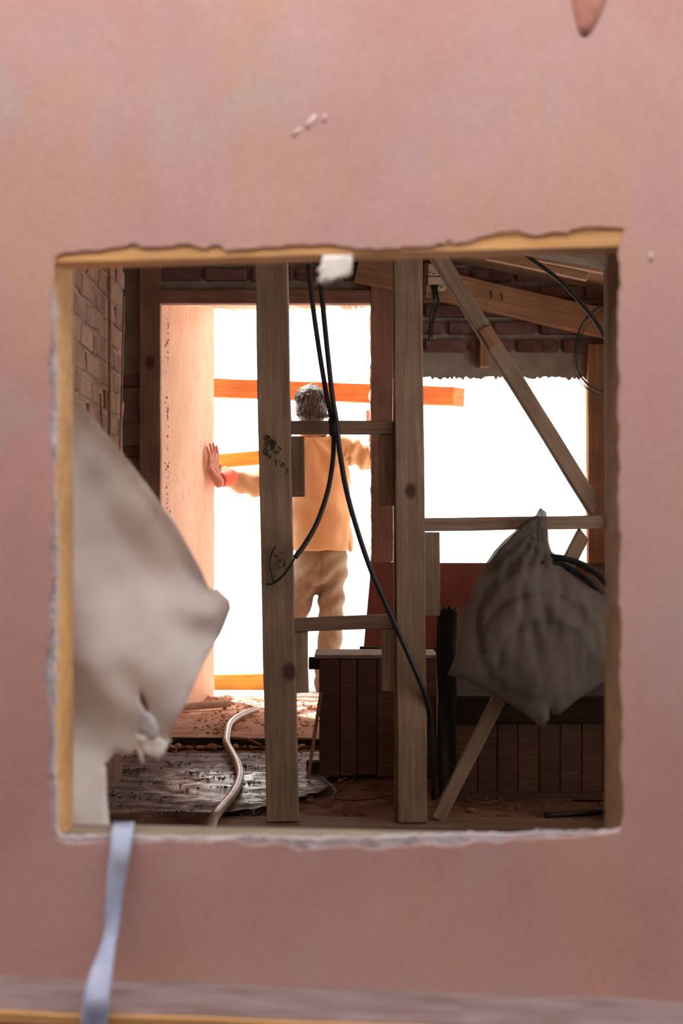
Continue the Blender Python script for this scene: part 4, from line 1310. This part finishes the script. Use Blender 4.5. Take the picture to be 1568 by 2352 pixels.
# arms
cone_cap(bm, shL, elL, .045, .038); cone_cap(bm, elL, wrL, .041, .027)
cone_cap(bm, shR, elR, .045, .038); cone_cap(bm, elR, wrR, .041, .027)
# legs
cone_cap(bm, hipL, knL, .066, .046); cone_cap(bm, knL, anL, .046, .034)
cone_cap(bm, hipR, knR, .062, .046); cone_cap(bm, knR, anR, .046, .034)
# left hand pressed against the reveal: tangent of the reveal and its normal
tg = Vector((.52, .854, 0)); nr_ = Vector((.854, -.52, 0)); nv_ = Vector((.9678, -.2516, 0)); UPV = Vector((0, 0, 1))
def on_rev(y, z, h):      # point at height z on the reveal face, h metres off it
    x = fx0 + (bx0 - fx0) * (y - YB0) / (YB1 - YB0)
    return Vector((x, y, z)) + nv_ * h
# palm from wrist up
hz = Q(492, 1078, 7.5).z
pc_ = on_rev(7.53, hz, .034)
wr_in = on_rev(7.55, hz - .070, .062)
cone_cap(bm, wrL, wr_in, .027, .026)
cone_cap(bm, wr_in, pc_ + tg * .022 + UPV * -.005, .028, .021)
cone_cap(bm, wr_in, pc_ - tg * .022 + UPV * -.005, .026, .019)
for k, (o_, L_) in enumerate(((-.036, .070), (-.012, .088), (.012, .094), (.036, .082))):   # little, ring, middle, index
    b0 = pc_ + tg * o_ * .85 + UPV * .0
    k1 = pc_ + tg * o_ + UPV * .045 + nr_ * .004
    k2 = k1 + UPV * L_ * .5 + tg * o_ * .12 + nr_ * (.004 - .001 * k)
    k3 = k2 + UPV * L_ * .5 + tg * o_ * .10 - nr_ * .012
    cone_cap(bm, b0, k1, .014, .0115, 10); cone_cap(bm, k1, k2, .0105, .0095, 10); cone_cap(bm, k2, k3, .0093, .008, 10)
t0 = pc_ + tg * .03 - UPV * .03; t1 = t0 + tg * .035 + UPV * .028; t2 = t1 + tg * .016 + UPV * .030 - nr_ * .006
cone_cap(bm, t0, t1, .015, .012, 10); cone_cap(bm, t1, t2, .0115, .009, 10)
# right hand gripping the outer corner of the pillar between doorway and window
gc = Vector((.172, 7.70, Q(850, 968, 7.7).z))
cone_cap(bm, wrR, gc + Vector((.045, .028, -.01)), .027, .025)
cone_cap(bm, gc + Vector((.045, .028, -.01)), gc + Vector((.02, .012, .02)), .025, .019)
for k in range(4):
    b0 = gc + Vector((.024, .010, -.012 + k * .021))
    k1 = gc + Vector((-.010, .004, -.018 + k * .024))
    k2 = gc + Vector((-.034, -.022, -.020 + k * .024)); k3 = gc + Vector((-.032, -.048, -.020 + k * .024))
    cone_cap(bm, b0, k1, .013, .0105, 10); cone_cap(bm, k1, k2, .0103, .0092, 10); cone_cap(bm, k2, k3, .009, .008, 10)
cone_cap(bm, gc + Vector((.03, .012, .03)), gc + Vector((.01, -.012 + .014, .075)), .014, .010, 10)
# feet (inside the shoes)
for an, sgn in ((anL, -1), (anR, 1)):
    cone_cap(bm, an, Vector((an.x, an.y - .02, .085)), .036, .032)
    cone_cap(bm, Vector((an.x, an.y - .03, .085)), Vector((an.x + .02 * sgn, an.y + .14, .07)), .030, .024)
body = remeshed('body', bm, .0062, M_SKIN, man, None, 2)
body['label'] = 'skin of head, neck and hands'

# sweatshirt
def shirt_disp(p, q):
    f = .008 * noise.noise(Vector((p.x * 7, p.y * 7, p.z * 5))) + .004 * noise.noise(Vector((p.x * 18, p.y * 18, p.z * 11)))
    # folds falling from the neck and the armpits
    a = math.atan2(p.x - neck0.x, neck0.z + .02 - p.z); r = math.hypot(p.x - neck0.x, neck0.z - p.z)
    f += .009 * math.sin(a * 9 + 1.2) * math.exp(-((r - .18) / .13) ** 2)
    a2 = math.atan2(p.x - shR.x, shR.z - .06 - p.z); r2 = (p - shR).length
    f += .006 * math.sin(a2 * 6) * math.exp(-(r2 / .18) ** 2) * min(1, r2 / .08)
    # slack fold low on the back
    f += .010 * math.sin((p.z * 1.0 + (p.x) * .8) * 26) * math.exp(-((p.z - Q(0, 1180).z) / .09) ** 2)
    # sleeve creases
    if p.x < shL.x - .05: f += .006 * math.sin((p.x * .9 + p.z * .4) * 75)
    if p.x > shR.x + .04: f += .009 * math.sin((p.x * .95 - p.z * .3) * 85)
    return f
bm = bmesh.new()
loft(bm, [(Q(735, 1268, 7.95) + Vector((0, 0, .008)), .182, .128), (Q(735, 1250, 7.95), .186, .132), (Q(734, 1200, 7.95), .178, .130), (Q(733, 1140, 7.95), .168, .128), (Q(732, 1080, 7.95), .166, .124),
          (Q(731, 1045, 7.95), .165, .108), (Q(727, 1022, 7.95), .125, .088), (Q(722, 1006, 7.95), .085, .076)], 36)
cone_cap(bm, Q(700, 1028, 7.945), shL, .070, .072); cone_cap(bm, Q(760, 1028, 7.945), shR, .070, .070)
mdL = elL.lerp(wrL, .45) + Vector((0, 0, -.022)); cone_cap(bm, shL, elL, .080, .068); cone_cap(bm, elL, mdL, .068, .060); cone_cap(bm, mdL, wrL + (elL - wrL) * .16, .060, .045)
cone_cap(bm, shR, elR, .074, .062); cone_cap(bm, elR, wrR + (elR - wrR) * .12, .058, .042)
shirt = remeshed('sweatshirt', bm, .0075, M_SHIRT, man, shirt_disp, 4)
# cuff bands, collar, hem band
def band(name, a, b, ra, rb, mat, n=24):
    a = Vector(a); b = Vector(b); v, f = tube_geo([a, a.lerp(b, .15), a.lerp(b, .5), a.lerp(b, .85), b], [ra * .9, ra, (ra + rb) / 2, rb, rb * .9], n)
    return mesh_obj(name, [q - man.location for q in v], f, mat, man, True)
cuf = band('cuff', wrL + (elL - wrL) * .22, wr_in + (wrL - wr_in) * .30, .051, .040, M_CUFF)
cuf['label'] = 'bright orange-red sleeve cuff'
band('cuff', wrR + (elR - wrR) * .14, wrR + (gc - wrR) * .15, .043, .036, M_CUFF)
band('collar', Q(719, 1006, 7.953), Q(717, 990, 7.96), .080, .070, M_SHIRT)

# trousers
def pant_disp(p, q):
    f = .006 * noise.noise(Vector((p.x * 9, p.y * 9, p.z * 7)))
    crz = Q(0, 1345).z; crx = Q(735, 0).x
    u = (p.z - crz) * .75 - (p.x - crx) * .66
    f += .008 * math.sin(u * 78 + 2 * noise.noise(p * 5)) * math.exp(-((p.z - crz) / .17) ** 2)
    f += .0045 * math.sin(p.z * 42 + p.x * 30 + 5 * noise.noise(p * 6)) * math.exp(-((p.z - Q(0, 1470).z) / .12) ** 2)
    f += .004 * math.sin(p.z * 64 - p.x * 20 + 5 * noise.noise(p * 8)) * math.exp(-((p.z - .16) / .09) ** 2)
    # central back seam
    if p.y < YM and p.z > crz: f -= .006 * math.exp(-((p.x - crx - .005) / .008) ** 2)
    return f
bm = bmesh.new()
loft(bm, [(Q(737, 1342, 7.95), .110, .09), (Q(736, 1325, 7.95), .152, .118), (Q(736, 1290, 7.95), .152, .118), (Q(736, 1262, 7.95), .143, .108)], 32)
cone_cap(bm, Q(704, 1325, 7.95), knL, .088, .066); cone_cap(bm, knL, anL + Vector((0, -.006, -.005)), .066, .062)
cone_cap(bm, Q(762, 1325, 7.95), knR, .082, .064); cone_cap(bm, knR, anR + Vector((0, -.006, -.005)), .066, .063)
tr = remeshed('trousers', bm, .0075, M_PANTS, man, pant_disp, 3)
# shoes
for an, sgn in ((anL, -1), (anR, 1)):
    bm = bmesh.new()
    cone_cap(bm, Vector((an.x, an.y + .002, .130)), Vector((an.x, an.y - .015, .085)), .050, .046)
    cone_cap(bm, Vector((an.x, an.y - .035, .082)), Vector((an.x + .012 * sgn, an.y + .08, .078)), .042, .043)
    cone_cap(bm, Vector((an.x + .012 * sgn, an.y + .08, .078)), Vector((an.x + .02 * sgn, an.y + .155, .070)), .043, .032)
    for v in bm.verts:
        if v.co.z < .050: v.co.z = .050
    sh = remeshed('shoe', bm, .006, M_SHOE, man, None, 2)
    sole = [(math.cos(t) * (.046 if math.sin(t) < 0 else .048), math.sin(t)) for t in [2 * PI * i / 24 for i in range(24)]]
    vs = []
    for zz in (.037, .054):
        for sx, sy in sole: vs.append(Vector((an.x + sx + .014 * sgn * max(0, sy), an.y + .055 + sy * .135, zz)) - man.location)
    fs = [tuple(range(23, -1, -1)), tuple(range(24, 48))] + [(i, (i + 1) % 24, 24 + (i + 1) % 24, 24 + i) for i in range(24)]
    mesh_obj('sole', vs, fs, M_SHOES, sh, False)

# eyes
for s_ in (-1, 1):
    bm = bmesh.new(); ell(bm, HL(.031 * s_, .087, .004) - man.location, (.011, .010, .007), rotz, 2)
    bm_obj('eye', bm, M_PAPER, man, True)

# hair: a cap of short locks, lighter where sun hits
def hair_mat():
    m, n, l, bs = nt('brown_hair')
    v, _ = coords(n, l, (1, 1, .25))
    f = tex(n, l, v, 90, 4, .6); r = ramp(n, [(.35, (.018, .014, .012)), (.65, (.06, .043, .034))]); l.new(f, r.inputs[0])
    l.new(r.outputs[0], bs.inputs['Base Color']); bs.inputs['Roughness'].default_value = .6
    bump(n, l, bs, f, .6, .004)
    return m
M_HAIR = hair_mat()
bm = bmesh.new()
ell(bm, HL(0, -.014, .040), (.087, .100, .088), rotz, 4)
ell(bm, HL(0, -.036, -.012), (.083, .072, .074), rotz, 4)
ell(bm, HL(0, -.040, -.060), (.070, .058, .048), rotz, 3)
def hair_disp(p, q): return .009 * noise.noise(p * 26) + .005 * noise.noise(p * 55)
hair = remeshed('hair', bm, .005, M_HAIR, man, hair_disp, 2)
rr = random.Random(31)
vs = []; fs = []
for i in range(900):
    th = rr.random() * 2 * PI; ph = math.acos(1 - rr.random() * 1.55)
    d = Vector((math.sin(ph) * math.cos(th), math.sin(ph) * math.sin(th), math.cos(ph)))
    if d.y > .1 and d.z < .45: continue
    base = HL(d.x * .085, -.014 + d.y * .098, .038 + d.z * .086) if d.z > .15 else HL(d.x * .078, -.036 + d.y * .066, -.004 + d.z * .08)
    dn = (rotz @ d).normalized()
    crown = Vector((0.1, -.25, .96))
    flow = (dn - crown * dn.dot(crown)); flow = (flow - dn * flow.dot(dn) + Vector((0, 0, -.35))).normalized()
    flow = (flow + Vector((rr.random() - .5, rr.random() - .5, rr.random() - .5)) * .22).normalized()
    L_ = .035 + rr.random() * .02
    p0 = base; p1 = base + dn * .007 + flow * L_ * .5; p2 = base - dn * .006 + flow * L_
    tube_geo([p0, p1, p2], [.004, .0034, .0006], 4, vs, fs)
hl = mesh_obj('hair_locks', [q - man.location for q in vs], fs, M_HAIR, hair, True)
hl['kind'] = 'stuff'

# ------------------------------------------------------------------ repeats share a group phrase
for pre, g in (('wall_stud', 'upright studs of the timber frame'), ('nogging', 'crosspieces between the studs'), ('cleat', 'short blocks nailed beside the studs'),
               ('diagonal_brace', 'diagonal braces of the timber frame'), ('outdoor_beam', 'orange beams outside the doorway'), ('ceiling_batten', 'battens under the ceiling'),
               ('red_board', 'dark red boards against the far wall'), ('floor_wire', 'loose wires on the floor')):
    for o in SC.objects:
        if o.parent is None and o.name.split('.')[0] == pre: o['group'] = g
